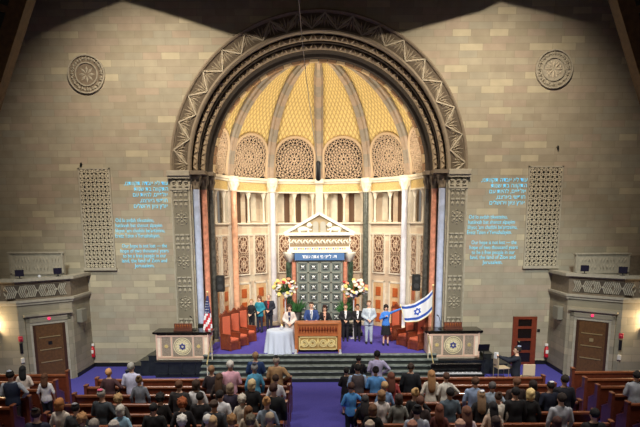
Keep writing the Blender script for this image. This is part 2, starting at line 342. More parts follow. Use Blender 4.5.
# imposts, pilasters and jamb columns on both sides
def side_name(s): return 'American flag' if s < 0 else 'Israeli flag'
for s in (-1, 1):
    sn = side_name(s); MX = Matrix.Scale(-1, 4, (1, 0, 0)) if s < 0 else Matrix()
    t = thing('arch_pilaster', 'tall carved grey stone pilaster of the arch on the %s side' % sn, 'pilaster', (0, YW, 0), group=None)
    def mb(): return MB(Matrix.Translation((0, -YW, 0)) @ MX)
    x0, x1 = 4.88, 5.62
    b = mb(); b.box(x0, x1, YW - .12, YW, 0, 7.2); b.box(x0 + .0, x0 + .06, YW - .17, YW - .12, 0, 7.0); b.box(x1 - .06, x1, YW - .17, YW - .12, 0, 7.0); b.box(x0, x1, YW - .2, YW - .12, 6.86, 6.93)
    b.build('shaft', m_stone, t)
    b = mb(); b.box(x0 - .02, x1 + .1, YW - .3, YW, 7.36, 7.57, bev=.02); b.box(x0, x1 + .05, YW - .24, YW, 7.28, 7.36);
    for i in range(3):
        for j in range(2):
            cx = x0 + .14 + i * .23; cz = 6.98 + j * .17; b.box(cx - .07, cx + .07, YW - .2, YW - .1, cz, cz + .05); b.leaf((cx - .05, YW - .12, cz + .1), (cx + .05, YW - .12, cz + .1), .07, .1)
    b.build('capital', m_stone, t)
    z = 6.8; c = (x0 + x1) / 2
    while z > 1.2:
        b = mb(); orn = mb()
        for rrow in range(2):
            zz = z - rrow * .34
            for i in (-1, 0, 1):
                cx = c + i * .19; orn.leaf((cx, YW - .12, zz), (cx, YW - .12, zz - .29), .16, .07); orn.box(cx - .08, cx + .08, YW - .17, YW - .12, zz - .01, zz + .05)
        zc = z - .98
        for i in range(8):
            a = i * pi / 4; orn.leaf((c + .05 * cos(a), YW - .12, zc + .05 * sin(a)), (c + .24 * cos(a), YW - .12, zc + .24 * sin(a)), .11, .07)
            b.leaf((c + .27 * cos(a - .35), YW - .12, zc + .27 * sin(a - .35)), (c + .27 * cos(a + .35), YW - .12, zc + .27 * sin(a + .35)), .05, .06)
        orn.ball((c, YW - .13, zc), .05, 8, 5); z -= 1.63
        n0 = len(orn.v); orn.v += b.v; orn.f += [tuple(i + n0 for i in f) for f in b.f]; orn.mi += b.mi; orn.sm += b.sm
        orn.build('carved_ornament', m_stone, t)
    b = mb()   # recessed ground behind the ornament
    b.box(x0 + .08, x1 - .08, YW - .13, YW - .118, .9, 6.84); b.build('recessed_field', mat('pilaster_field', (124, 117, 102), .8), t)
    for (cx, cy, r, m_, nm, lb) in ((4.72, YW + .22, .135, m_blue, 'jamb_column', 'slender blue-grey marble jamb column of the arch on the %s side'), (4.5, YW + .62, .125, m_red, 'jamb_column', 'slender red marble jamb column of the arch on the %s side'), (4.28, YW + .98, .1, m_dgrey, 'jamb_column', 'slender dark marble jamb column nearest the apse on the %s side')):
        jc = thing(nm, lb % sn, 'column', (s * cx, cy, 0), group=None)
        MB().cyl((0, 0, BZ), (0, 0, 6.9), r, r * .94, 16).build('shaft', m_, jc)
        q = MB().lathe([(r * .95, 6.9), (r * 1.15, 6.92), (r * .95, 6.96), (r * 1.5, 7.3), (r * 1.7, 7.36), (r * 1.7, 7.42)], n=12)
        for i in range(8):
            a = i * pi / 4; q.leaf((r * cos(a), r * sin(a), 6.98), (r * 1.6 * cos(a), r * 1.6 * sin(a), 7.34), .1, .05, nrm=(cos(a), sin(a), 0))
        q.build('leaf_capital', m_stone_d, jc)
        MB().lathe([(r * 1.5, BZ - .8), (r * 1.5, BZ - .05), (r * 1.3, BZ), (r * 1.4, BZ + .06), (r * 1.05, BZ + .12)], n=12).build('base', m_stone_d, jc)
    b = MB(MX); b.box(4.3, x0 - .01, YW - .2, YW + .5, 7.425, 7.57); b.box(4.1, x0 - .01, YW + .5, YW + 1.2, 7.425, 7.57); struct(b.build('trim_' + ('5' if s < 0 else '6'), m_stone_d))
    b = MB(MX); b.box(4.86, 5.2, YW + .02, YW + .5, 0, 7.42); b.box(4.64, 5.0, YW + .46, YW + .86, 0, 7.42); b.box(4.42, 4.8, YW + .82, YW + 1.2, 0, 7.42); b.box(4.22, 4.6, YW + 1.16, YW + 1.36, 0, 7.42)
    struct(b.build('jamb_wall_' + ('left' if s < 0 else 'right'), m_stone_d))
# ================================================================ APSE
def bayM(phi, dist): return Matrix.Translation((0, YC, 0)) @ Matrix.Rotation(-phi, 4, 'Z') @ Matrix.Translation((0, dist, 0))
HW = RA * sin(radians(15)); DC = RA * cos(radians(15))
m_apse = brick_mat('apse_stone', [(214, 198, 174), (206, 184, 160), (218, 204, 180), (210, 190, 166), (204, 184, 162)], w=.5, h=.3, mortar=.004)
m_apse2 = mat('apse_plain_stone', (206, 188, 154), .65, var=.08)
ZF = 7.02; ZG = 5.62; ZD = 5.18                # frieze bottom, gallery ledge, dado top
bays = [radians(a) for a in (-75, -45, -15, 15, 45, 75)]
bayname = ['outermost bay, American flag side', 'middle bay, American flag side', 'innermost bay, American flag side', 'innermost bay, Israeli flag side', 'middle bay, Israeli flag side', 'outermost bay, Israeli flag side']
fl = MB()
fl.add([(RA * 1.06 * sin(a), YC + RA * 1.06 * cos(a), BZ - .012) for a in [radians(-90 + 15 * i) for i in range(13)]], [tuple(range(13))])
fl.box(-4.3, 4.3, 22.42, YC + .05, BZ - .16, BZ)
fl.v = fl.v; 
w = MB(); fz = MB(); cor = MB(); 
for phi in bays:
    M = bayM(phi, DC)
    w.M = M; w.box(-HW, HW, 0, .15, 0, ZG - .1); w.box(-HW, HW, .55, .7, ZG - .12, ZF + .1); w.box(-HW, HW, .0, .7, ZG - .14, ZG)
    w.box(-HW, HW, -.02, .7, ZF, 7.57)
struct(w.build('apse_wall', m_apse))
# dark window slots high in the gallery
def crn(mb, M):
    mb.M = M; mb.box(-HW - .04, HW + .04, -.2, .1, 7.5, 7.62, bev=.02); mb.box(-HW - .02, HW + .02, -.12, .1, 7.42, 7.5)
for phi in bays: crn(cor, bayM(phi, DC))
struct(cor.build('trim_1', m_cream2))
b = MB()
for phi in bays:
    b.M = bayM(phi, DC); b.box(-HW, HW, -.05, .02, ZF + .02, 7.4)
    b.box(-HW, HW, -.09, 0, ZF - .03, ZF + .03, k=1)
struct(b.build('trim_2', [m_gold, m_cream2]))
b = MB()
for phi in bays: b.M = bayM(phi, DC); b.box(-HW, HW, -.1, .15, ZG - .06, ZG + .02, bev=.015); b.box(-HW, HW, -.05, .1, ZD - .12, ZD - .04)
struct(b.build('trim_3', m_cream2))
# gallery colonnettes, piers and dark slots
for bi, phi in enumerate(bays):
    M = bayM(phi, DC)
    g = thing('blind_gallery', 'cream stone gallery with colonnettes under the frieze, ' + bayname[bi], 'gallery', M.to_translation(), -phi)
    for x in (-HW + .3, 0, HW - .3):
        MB().lathe([(.075, ZG + .02), (.075, ZG + .1), (.055, ZG + .14), (.05, ZF - .32), (.07, ZF - .3), (.06, ZF - .27), (.14, ZF - .06), (.15, ZF - .02)], c=(x, .12, 0), n=12).build('colonnette', m_cream2, g)
    MB().box(-HW + .42, -.42, .5, .56, ZG + .1, ZF - .05).build('inner_panel', m_cream, g); MB().box(.42, HW - .42, .5, .56, ZG + .1, ZF - .05).build('inner_panel', m_cream, g)
    for x_ in (-.28, .28): MB().box(x_ - .12, x_ + .12, .49, .55, ZG + .02, ZF).build('dark_slot', mat('slot_brown', (92, 66, 48), .8), g)
    a = MB()
    for x0, x1 in ((-HW + .3, 0), (0, HW - .3)):
        xm = (x0 + x1) / 2; rr = (x1 - x0) / 2
        poly = [(x0, ZF)] + [(xm - rr * cos(pi * i / 8) , ZF - .16 + .15 * sin(pi * i / 8)) for i in range(9)] + [(x1, ZF)]
        for i in range(1, 9): a.prism([poly[i], (poly[i][0], ZF + .01), (poly[i + 1][0], ZF + .01), poly[i + 1]], .04, .2)
    a.build('arch_heads', m_cream2, g)
    # carved screens
    for sx in (-1, 1):
        cx = sx * .5; sc = thing('carved_screen', 'pierced tan tracery panel, %s the ark, %s' % ('nearer' if (sx > 0) == (phi < 0) else 'farther from', bayname[bi]), 'screen', M @ Vector((cx, -.04, 3.35)), -phi)
        W_, H_ = .31, 1.74
        MB().box(-W_, W_, .01, .035, 0, H_).build('backing', mat('screen_brown_board', (100, 64, 46), .9), sc)
        f = MB(); f.box(-W_ - .06, -W_, -.03, .04, -.06, H_ + .06); f.box(W_, W_ + .06, -.03, .04, -.06, H_ + .06); f.box(-W_, W_, -.03, .04, -.06, 0); f.box(-W_, W_, -.03, .04, H_, H_ + .06); f.build('frame', m_cream2, sc)
        tr = MB()
        for zc in (.43, 1.31):
            for rr in (.27, .13):
                K = 12
                for i in range(K):
                    a0, a1 = 2 * pi * i / K, 2 * pi * (i + 1) / K
                    tr.bar((rr * cos(a0), -.0, zc + rr * 1.35 * sin(a0)), (rr * cos(a1), -.0, zc + rr * 1.35 * sin(a1)), .035, .025)
            for i in range(8):
                a0 = 2 * pi * i / 8 + .2; tr.bar((.04 * cos(a0), 0, zc + .05 * sin(a0)), (.29 * cos(a0 + .5), 0, zc + .38 * sin(a0 + .5)), .03, .02)
            tr.ball((0, -.01, zc), (.06, .03, .06), 8, 6)
            for q in (-1, 1):
                for r_ in (-1, 1): tr.bar((q * .31, 0, zc + r_ * .16), (q * .1, 0, zc + r_ * .4), .035, .022); tr.bar((q * .31, 0, zc + r_ * .3), (q * .2, 0, zc + r_ * .4), .03, .022)
        tr.bar((-.31, 0, .87), (.31, 0, .87), .03, .022)
        tr.build('tracery', m_lat, sc)
        # door pair below
        dr = thing('apse_door', 'door with orange-brown squares, %s the ark, %s' % ('nearer' if (sx > 0) == (phi < 0) else 'farther from', bayname[bi]), 'door', M @ Vector((cx, -.03, BZ)), -phi)
        f = MB(); f.box(-.38, -.3, -.02, .03, 0, 2.15); f.box(.3, .38, -.02, .03, 0, 2.15); f.box(-.38, .38, -.02, .03, 2.07, 2.15); f.build('frame', m_cream2, dr)
        MB().box(-.3, .3, .0, .03, 0, 2.07).build('leaf_board', mat('tan_leather_board', (214, 178, 134), .6, var=.1), dr)
        for zz in (.2, .82, 1.44): MB().box(-.15, .15, -.025, .0, zz, zz + .42, bev=.01).build('wood_panel', mat('orange_brown_panel', (184, 92, 44), .4, var=.15, scale=9), dr)
# giant columns
cols = {-60: (m_orange, 'orange marble'), -30: (m_white, 'white marble'), 30: (mat('dark_grey_green_marble', (88, 92, 86), .25, var=.35, scale=9), 'dark green marble'), 60: (m_white, 'white marble')}
for ang, (m_, cn) in cols.items():
    p = (4.3 * sin(radians(ang)), YC + 4.3 * cos(radians(ang)))
    t = thing('apse_column', 'tall round %s apse column %s' % (cn, {-60: 'behind the high-backed chairs by the American flag', -30: 'beside the flowers behind the three standing people', 30: 'beside the flowers on the Israeli flag side', 60: 'behind the person holding the flag out'}[ang]), 'column', (p[0], p[1], 0))
    MB().cyl((0, 0, BZ + .2), (0, 0, 7.02), .138, .128, 20).build('shaft', m_, t)
    q = MB().lathe([(.15, 7.0), (.18, 7.03), (.155, 7.07), (.24, 7.38), (.27, 7.42), (.27, 7.5)], n=14)
    for i in range(10):
        a = i * pi / 5; q.leaf((.15 * cos(a), .15 * sin(a), 7.08), (.26 * cos(a), .26 * sin(a), 7.42), .12, .04, nrm=(cos(a), sin(a), 0))
    q.build('leaf_capital', m_cream2, t)
    MB().lathe([(.24, BZ), (.24, BZ + .1), (.2, BZ + .14), (.21, BZ + .18), (.165, BZ + .22)], n=16).build('base', m_cream, t)
b = MB()
for ang in (-90, -60, -30, 0, 30, 60, 90):
    b.M = bayM(radians(ang), RA - .08); b.box(-.17, .17, -.02, .3, BZ, 7.5)
    b.box(-.2, .2, -.35, .1, 7.42, 7.64, bev=.02)
struct(b.build('trim_4', m_cream2))
# dome
nv, nu = 40, 96; me = bpy.data.meshes.new('apse_vault'); vs = []; fs = []; uvs = []
for j in range(nv + 1):
    th = pi / 2 * j / nv
    for i in range(nu + 1):
        ph = -pi / 2 + pi * i / nu; r = RA + .02; vs.append((r * cos(th) * sin(ph), YC + r * cos(th) * cos(ph) - .0, ZS + r * sin(th)))
        uvs.append((ph * 24 / pi / 1.0 * .42, th * RA * .55))
for j in range(nv):
    for i in range(nu): a = j * (nu + 1) + i; fs.append((a, a + 1, a + nu + 2, a + nu + 1))
me.from_pydata(vs, [], fs); uvl = me.uv_layers.new(name='UVMap')
for lp in me.loops: uvl.data[lp.index].uv = uvs[lp.vertex_index]
me.materials.append(m_dome); me.polygons.foreach_set('use_smooth', [True] * len(fs)); struct(put('apse_ceiling', me))
def sph(a, h, phi0, r):
    th = h / 4.5; ph = phi0 + a / (4.5 * max(.3, cos(th))); return (r * cos(th) * sin(ph), YC + r * cos(th) * cos(ph), ZS + r * sin(th))
dome_rib_m = [mat('pink_grey_rib_stone', (152, 132, 114), .6, var=.1), mat('grey_rib_stone', (134, 124, 112), .6, var=.1)]
for ang in (-60, -30, 0, 30, 60):
    b = MB(); ph = radians(ang); N_ = 36; prof = [(-.2, 0), (-.2, -.1), (-.12, -.16), (-.1, -.24), (.1, -.24), (.12, -.16), (.2, -.1), (.2, 0)]
    T = Vector((cos(ph), -sin(ph), 0)); vs = []
    for j in range(N_ + 1):
        th = radians(88) * j / N_ ; d = Vector((cos(th) * sin(ph), cos(th) * cos(ph), sin(th))); k = 1 if th < 1.1 else 1 - .75 * (th - 1.1) / .45
        for (a, e) in prof: vs.append(tuple(Vector((0, YC, ZS)) + d * (RA + e) + T * a * k))
    P = len(prof)
    for j in range(N_):
        fs = [(j * P + i, j * P + i + 1, (j + 1) * P + i + 1, (j + 1) * P + i) for i in range(P - 1)]
        n0 = len(b.v)
        b.mi += [(j // 3) % 2] * len(fs); b.sm += [False] * len(fs); b.f += fs
    b.v = vs
    ro = b.build('dome_rib', dome_rib_m); tag(ro, 'curved stone dome rib ' + {-60: 'springing above the orange marble column', -30: 'springing above the white column behind the standing trio', 0: 'rising centrally behind the hanging black pendant', 30: 'springing above the dark green marble column', 60: 'springing above the white column by the person with the flag'}[ang], 'rib', 'ribs of the golden dome')
# lunette screens
for bi, phi in enumerate(bays):
    R_ = .93; ST = .98
    t = thing('lunette_screen', 'round-arched tracery screen at the foot of the dome, ' + bayname[bi], 'screen', (0, YC, ZS))
    Mi = Matrix.Translation((0, -YC, -ZS))
    def inside(a, h): return abs(a) < R_ and (h < ST or a * a + (h - ST) ** 2 < R_ * R_) and h > .03
    b = MB(Mi); cols_ = 16; rows = 14; grid = {}
    for i in range(cols_ + 1):
        a = -R_ + 2 * R_ * i / cols_; top = ST + sqrt(max(0, R_ * R_ - a * a))
        for j in range(rows + 1): grid[i, j] = sph(a, .02 + (top - .02) * j / rows, phi, 4.565)
    idx = {k: n_ for n_, k in enumerate(grid)}; b.add(list(grid.values()), [(idx[i, j], idx[i + 1, j], idx[i + 1, j + 1], idx[i, j + 1]) for i in range(cols_) for j in range(rows)])
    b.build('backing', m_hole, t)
    b = MB(Mi); pth = [(-R_ - .04, 0), (-R_ - .04, ST * .5)] + [(-(R_ + .04) * cos(pi * i / 20), ST + (R_ + .04) * sin(pi * i / 20)) for i in range(21)] + [(R_ + .04, ST * .5), (R_ + .04, 0)]
    b.tube([sph(a, h, phi, 4.52) for a, h in pth], .075, 8); b.build('moulding', mat('tan_arch_moulding', (186, 160, 130), .6), t)
    b = MB(Mi); nrm = (-sin(phi), -cos(phi), -.15)
    def bar(p, q, w=.019):
        if inside(*p) and inside(*q): b.bar(sph(*p, phi, 4.555), sph(*q, phi, 4.555), w, .06, nrm)
    C_ = (0, ST - .02); rings = [.07, .19, .31, .43, .55, .67, .79, .92, 1.05, 1.18, 1.31]
    for k, r in enumerate(rings):
        K = 10 if k < 2 else 20 if k < 6 else 30; off = (k % 2) * pi / K
        P_ = [(C_[0] + r * cos(2 * pi * i / K + off), C_[1] + r * sin(2 * pi * i / K + off)) for i in range(K)]
        for i in range(K):
            bar(P_[i], P_[(i + 1) % K], .018)
            if k + 1 < len(rings):
                K2 = 10 if k + 1 < 2 else 20 if k + 1 < 6 else 30; r2 = rings[k + 1]; a = 2 * pi * i / K + off
                for d in (-1, 1): bar(P_[i], (C_[0] + r2 * cos(a + d * pi / K2), C_[1] + r2 * sin(a + d * pi / K2)))
    b.build('tracery', m_lat, t)
# apse floor + bimah with purple carpet and five dark green marble steps
struct(fl.build('bimah_floor', m_purple))
b = MB(); NS = 5; rise = BZ / NS; TR = .25
for i in range(NS):
    z1 = BZ - .012 - i * rise; y0 = 22.40 - i * TR
    b.box(-4.35, 4.35, y0 - TR if i else 22.38, y0 + (.3 if i else .1), 0, z1 - (.0 if i else .0))
b.box(-4.3, 4.3, 22.35, 22.6, 0, BZ - .16)
b2 = MB()
for i in range(NS):
    z1 = BZ - i * rise; yf = 22.38 - i * TR
    if i == 0: b2.box(-4.35, 4.35, yf, yf + .16, z1 - .05, z1 + .004)
    else: b2.box(-4.35, 4.35, yf, yf + TR + .02, z1 - .035, z1)
t = thing('bimah_steps', 'broad dark green marble steps climbing to the purple-carpeted bimah', 'steps', (0, 0, 0))
bb = MB()
for i in range(NS): z1 = BZ - i * rise; yf = 22.41 - i * TR; bb.box(-4.33, 4.33, yf, yf + TR + .05, 0, z1 - .036)
bb.build('risers', m_blackm, t); b2.build('treads', m_tread_sheen, t)
# ---------------------------------------------------------------- front wall furniture
def leafring(b, cx, cz, r0_, r1_, n, w, t_, y, tw=0):
    for i in range(n):
        a = 2 * pi * i / n; b.leaf((cx + r0_ * cos(a), y, cz + r0_ * sin(a)), (cx + r1_ * cos(a + tw), y, cz + r1_ * sin(a + tw)), w, t_)
for s, (u, v) in ((-1, (87, 74.5)), (1, (553.5, 69.5))):
    X, Z = at_y(u, v, YW); R_ = .68
    t = thing('stone_medallion', 'round carved stone medallion high on the wall, %s side%s' % (side_name(s), ' with sharp eight-pointed star' if s > 0 else ' with worn centre'), 'medallion', (X, YW, Z))
    b = MB(); 
    for (r1, r2, th) in ((R_, R_ - .05, .11), (.42, .38, .09)):
        n = 40; vs = [(r * cos(2 * pi * i / n), y, r * sin(2 * pi * i / n)) for i in range(n) for r, y in ((r1, 0), (r1, -th), (r2, -th), (r2, 0))]
        b.add(vs, [(i * 4 + j, i * 4 + j + 1, ((i + 1) % n) * 4 + j + 1, ((i + 1) % n) * 4 + j) for i in range(n) for j in range(3)])
    b.build('rings', m_stone, t)
    MB().cyl((0, 0, 0), (0, -.03, 0), R_ - .02, n=40).build('disc', m_stone if s > 0 else m_stone_d, t)
    b = MB(); leafring(b, 0, 0, .44, .62, 16, .12, .09, -.03); leafring(b, 0, 0, .6, .62, 16, .05, .03, -.03); leafring(b, 0, 0, .62, .46, 16, .07, .07, -.03, .19)
    for i in range(16): a = 2 * pi * (i + .5) / 16; b.ball((.55 * cos(a), -.04, .55 * sin(a)), (.05, .04, .05), 8, 5)
    b.build('leaf_border', m_stone, t)
    b = MB(); leafring(b, 0, 0, .03, .34 if s > 0 else .3, 8, .1, .08 if s > 0 else .03, -.03)
    if s > 0:
        for i in range(8): a = 2 * pi * (i + .5) / 8; b.ball((.26 * cos(a), -.04, .26 * sin(a)), (.035, .03, .035), 6, 4)
    b.build('star_relief', m_cream if s > 0 else m_stone, t)
for s, (ul, ur, vt, vb) in ((-1, (78, 111.5, 168, 269)), (1, (526.5, 562.5, 166, 267))):
    X0, Z1 = at_y(ul if s < 0 else 528.5, vt, YW); X1, _ = at_y(110 if s < 0 else 563.5, vt, YW); _, Z0 = at_y((ul + ur) / 2, vb, YW)
    W_, H_ = X1 - X0, Z1 - Z0
    t = thing('wall_grille', 'tall pierced stone grille in the wall beside the lyrics, %s side' % side_name(s), 'grille', ((X0 + X1) / 2, YW, Z0)); w2 = W_ / 2
    b = MB(); b.box(-w2, -w2 + .06, -.07, 0, 0, H_); b.box(w2 - .06, w2, -.07, 0, 0, H_); b.box(-w2, w2, -.07, 0, H_ - .06, H_); b.box(-w2 - .03, w2 + .03, -.12, 0, -.05, .06); b.build('frame', m_stone, t)
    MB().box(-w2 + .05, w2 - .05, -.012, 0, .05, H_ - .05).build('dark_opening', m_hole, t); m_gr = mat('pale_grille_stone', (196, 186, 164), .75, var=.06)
    b = MB(); nx, = (7,); cs = (W_ - .12) / nx; nz = int((H_ - .12) / cs); cz = (H_ - .12) / nz
    for i in range(nx):
        for j in range(nz):
            x = -w2 + .06 + (i + .5) * cs; z = .06 + (j + .5) * cz; h = cs / 2; g = cz / 2
            P = [(x - h, z), (x, z + g), (x + h, z), (x, z - g)]
            for a in range(4): p, q = P[a], P[(a + 1) % 4]; b.bar((p[0], -.012, p[1]), (q[0], -.012, q[1]), .03, .05)
            if (i + j) % 2: b.bar((x - h, -.012, z), (x + h, -.012, z), .03, .045)
            else: b.bar((x, -.012, z - g), (x, -.012, z + g), .03, .045)
    b.build('lattice', m_gr, t)
# projected lyrics
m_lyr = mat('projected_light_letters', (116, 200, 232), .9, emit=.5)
heb = ["עוד לא אבדה תקוותנו,", "התקווה בת שנות", "אלפיים, להיות עם", "חופשי בארצנו,", "ארץ ציון וירושלים"]
tr1 = ["Od lo avdah tikvateinu,", "hatikvah bat shenot alpayim", "lihyot 'am chofshi be'artzeinu,", "Eretz Tzion v'Yerushalayim."]
en1 = ["Our hope is not lost \u2014 the", "hope of two thousand years", "to be a free people in our", "land, the land of Zion and", "Jerusalem."]
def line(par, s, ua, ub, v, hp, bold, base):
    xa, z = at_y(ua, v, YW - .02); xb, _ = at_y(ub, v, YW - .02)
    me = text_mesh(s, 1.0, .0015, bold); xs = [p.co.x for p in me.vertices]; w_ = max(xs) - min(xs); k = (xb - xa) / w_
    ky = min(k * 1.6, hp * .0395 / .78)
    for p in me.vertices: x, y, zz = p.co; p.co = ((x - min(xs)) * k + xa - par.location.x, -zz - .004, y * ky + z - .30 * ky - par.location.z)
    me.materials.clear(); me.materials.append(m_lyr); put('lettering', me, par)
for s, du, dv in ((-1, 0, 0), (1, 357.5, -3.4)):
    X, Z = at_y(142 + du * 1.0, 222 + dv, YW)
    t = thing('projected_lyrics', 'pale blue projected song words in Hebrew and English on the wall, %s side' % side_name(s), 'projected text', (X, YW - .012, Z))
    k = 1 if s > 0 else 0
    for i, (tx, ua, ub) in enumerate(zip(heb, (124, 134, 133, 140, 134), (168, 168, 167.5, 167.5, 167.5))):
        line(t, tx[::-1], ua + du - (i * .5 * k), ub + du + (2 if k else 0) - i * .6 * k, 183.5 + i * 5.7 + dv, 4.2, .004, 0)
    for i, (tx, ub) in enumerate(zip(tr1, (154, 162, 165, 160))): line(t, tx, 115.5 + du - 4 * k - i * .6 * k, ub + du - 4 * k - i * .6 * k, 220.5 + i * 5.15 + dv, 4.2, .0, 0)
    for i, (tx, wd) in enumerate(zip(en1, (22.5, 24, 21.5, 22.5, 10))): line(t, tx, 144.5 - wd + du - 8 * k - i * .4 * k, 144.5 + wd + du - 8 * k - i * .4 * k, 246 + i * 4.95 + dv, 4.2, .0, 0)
# ================================================================ CORNER BAYS, BALCONIES, DOORS
P1, P2, P3, P4 = Vector((9.05, 24.1)), Vector((9.05, 22.35)), Vector((10.4, 21.0)), Vector((13.6, 21.0))
ZP = 3.78
def zat(v, X, Y):      # height seen at pixel row v for ground point X,Y
    lo, hi = -2, 15
    for _ in range(40):
        m = (lo + hi) / 2; d = Vector((X, Y, m - CH)); y = V0 - FPX * d.dot(camU) / d.dot(fwd)
        if y > v: lo = m
        else: hi = m
    return lo
D = (P3 - P2); LEN = D.length; D.normalize()
def along(u, s):       # distance from P2 along the bay face where column u (at mid height) meets it
    def pu(t):
        p = P2 + D * t; d = Vector((s * p.x, p.y, 2.0 - CH)); return U0 + FPX * d.dot(camR) / d.dot(fwd)
    lo, hi = 0, LEN
    for _ in range(40):
        m = (lo + hi) / 2
        if (pu(m) < u) == (s > 0): lo = m
        else: hi = m
    return lo
for s in (-1, 1):
    sn = side_name(s); lr = 'left' if s < 0 else 'right'
    MXs = Matrix.Scale(s, 4, (1, 0, 0))
    def face(P, Q):    # local frame: x along P->Q, -y out of the wall into the room, z up
        d = (Q - P).normalized(); nrm = Vector((-d.y, d.x)) if s > 0 else Vector((-d.y, d.x))
        M = Matrix(((d.x, -nrm.x * -1, 0, P.x), (d.y, -nrm.y * -1, 0, P.y), (0, 0, 1, 0), (0, 0, 0, 1)))
        return MXs @ M
    # outward (into room) direction check: for P2->P3 the room is toward -x,-y
    nd = Vector((D.y, -D.x)); 
    if nd.x > 0: nd = -nd
    Mm = MXs @ Matrix(((D.x, -nd.x, 0, P2.x), (D.y, -nd.y, 0, P2.y), (0, 0, 1, 0), (0, 0, 0, 1)))
    b = MB(Matrix.Scale(s, 4, (1, 0, 0)))
    pl = [(P1.x, P1.y), (P2.x, P2.y), (P3.x, P3.y), (P4.x, P4.y)]
    n = len(pl); off = [(P1.x + .35, P1.y), (P2.x + .35, P2.y + .1), (P3.x + .2, P3.y + .35), (P4.x, P4.y + .35)]
    vs = [(x, y, 0) for x, y in pl] + [(x, y, 3.0) for x, y in pl] + [(x, y, 3.0) for x, y in off]
    b.add(vs, [(i, i + 1, n + i + 1, n + i) for i in range(3)] + [(n + i, n + i + 1, 2 * n + i + 1, 2 * n + i) for i in range(3)])
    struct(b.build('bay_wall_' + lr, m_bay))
    fp = [(P1.x + .3, YW), (P1.x + .3, P2.y + .15), (P3.x + .1, P3.y + .3), (13.6, P3.y + .3), (13.6, YW)]
    struct(MB(MXs).add([(x, y, z) for z in (2.8, 2.95) for x, y in fp], [(4, 3, 2, 1, 0), (5, 6, 7, 8, 9)] + [(i, (i + 1) % 5, 5 + (i + 1) % 5, 5 + i) for i in range(5)]).build('balcony_floor_' + lr, m_stone_d))
    # parapet: ledges follow the three faces
    t = thing('balcony_parapet', 'carved grey stone balcony parapet above the corner door, %s side' % sn, 'parapet', (s * P2.x, P2.y, 2.95))
    Mi = Matrix.Translation((-s * P2.x, -P2.y, -2.95)) @ MXs
    def strip(mb, z0, z1, o, th):
        q = [Vector(p) for p in pl]; ns = [Vector((-1, 0)), nd, Vector((0, -1))]
        outp = [q[0] + ns[0] * o, q[1] + (ns[0] + ns[1] * .6) * o * .75, q[2] + (ns[1] + ns[2]) * o * .6, q[3] + ns[2] * o]
        inn = [q[0] - ns[0] * th, q[1] - (ns[0] + ns[1] * .6) * th * .75, q[2] - (ns[1] + ns[2]) * th * .6, q[3] - ns[2] * th]
        v_ = [(p.x, p.y, z) for z in (z0, z1) for p in outp + inn]
        f_ = []
        for i in range(3): f_ += [(i, i + 1, 8 + i + 1, 8 + i), (4 + i, 4 + i + 1, 12 + i + 1, 12 + i), (8 + i, 8 + i + 1, 12 + i + 1, 12 + i), (i, i + 1, 4 + i + 1, 4 + i)]
        f_ += [(0, 4, 12, 8), (3, 7, 15, 11)]
        mb.add(v_, f_)
    b = MB(Mi); strip(b, ZP - .1, ZP, .14, .25); strip(b, ZP - .14, ZP - .1, .08, .1); b.build('top_ledge', m_stone, t)
    b = MB(Mi); strip(b, 2.95, 3.03, .1, .2); strip(b, 2.86, 2.95, .05, .1); b.build('lower_ledge', m_stone, t)
    b = MB(Mi); strip(b, 3.0, ZP - .1, .0, .2); b.build('panel_wall', m_stone_d, t)
    b = MB(Mi @ MXs.inverted() @ Mm)
    for k in range(3):
        x0 = .2 + k * .68; cx = x0 + .33; b.box(x0 + .03, x0 + .64, -.01, 0, 3.1, 3.56, k=1)
        for i in range(-4, 5):
            for g in (-1, 1): b.bar((cx + i * .065, -.01, 3.33), (cx + i * .065 + .09 * (1 if i >= 0 else -1), -.01, 3.33 + g * .2), .03, .04)
        b.ball((cx, -.02, 3.33), (.05, .04, .05), 8, 5)
    b.M = Mi
    for k in range(4):
        for i in range(-3, 4):
            for g in (-1, 1): b.leaf((P3.x + .5 + k * .75 + i * .09, P3.y, 3.33), (P3.x + .5 + k * .75 + i * .09 + .1 * (1 if i >= 0 else -1), P3.y, 3.33 + g * .2), .07, .07)
    b.build('chevron_carving', [m_stone, m_rec], t)
    # rear carved screen standing on the balcony
    xs = (9.5, 11.5); zs0, zs1 = 2.95, zat(252 if s < 0 else 253, s * 10.4, 23)
    t = thing('balcony_screen', 'low carved stone screen standing behind the balcony parapet, %s side' % sn, 'screen', (s * (xs[0] + xs[1]) / 2, 23.0, 2.95))
    w2 = (xs[1] - xs[0]) / 2; hh = zs1 - 2.95
    b = MB(); b.box(-w2, w2, 0, .14, 0, hh - .06); b.box(-w2 - .04, w2 + .04, -.05, .2, hh - .06, hh, bev=.01); b.box(-w2, -w2 + .06, -.04, 0, 0, hh); b.box(w2 - .06, w2, -.04, 0, 0, hh); b.box(-w2, w2, -.04, 0, hh * .5, hh * .5 + .05); b.build('panel', m_stone, t)
    if s > 0: MB().box(w2 + .02, w2 + 1.6, .02, .14, 0, hh - .1).build('side_panel', m_stone_d, t)
    n = 15
    for zc in (hh * .74, hh * .26):
        b = MB()
        for i in range(n):
            cx = -w2 + .15 + (2 * w2 - .3) * (i + .5) / n
            for g in (-1, 1): b.leaf((cx, -.0, zc), (cx + (.08 if i % 6 < 3 else -.08), -.0, zc + g * hh * .17), .05, .045)
        b.build('carved_band', m_stone, t)
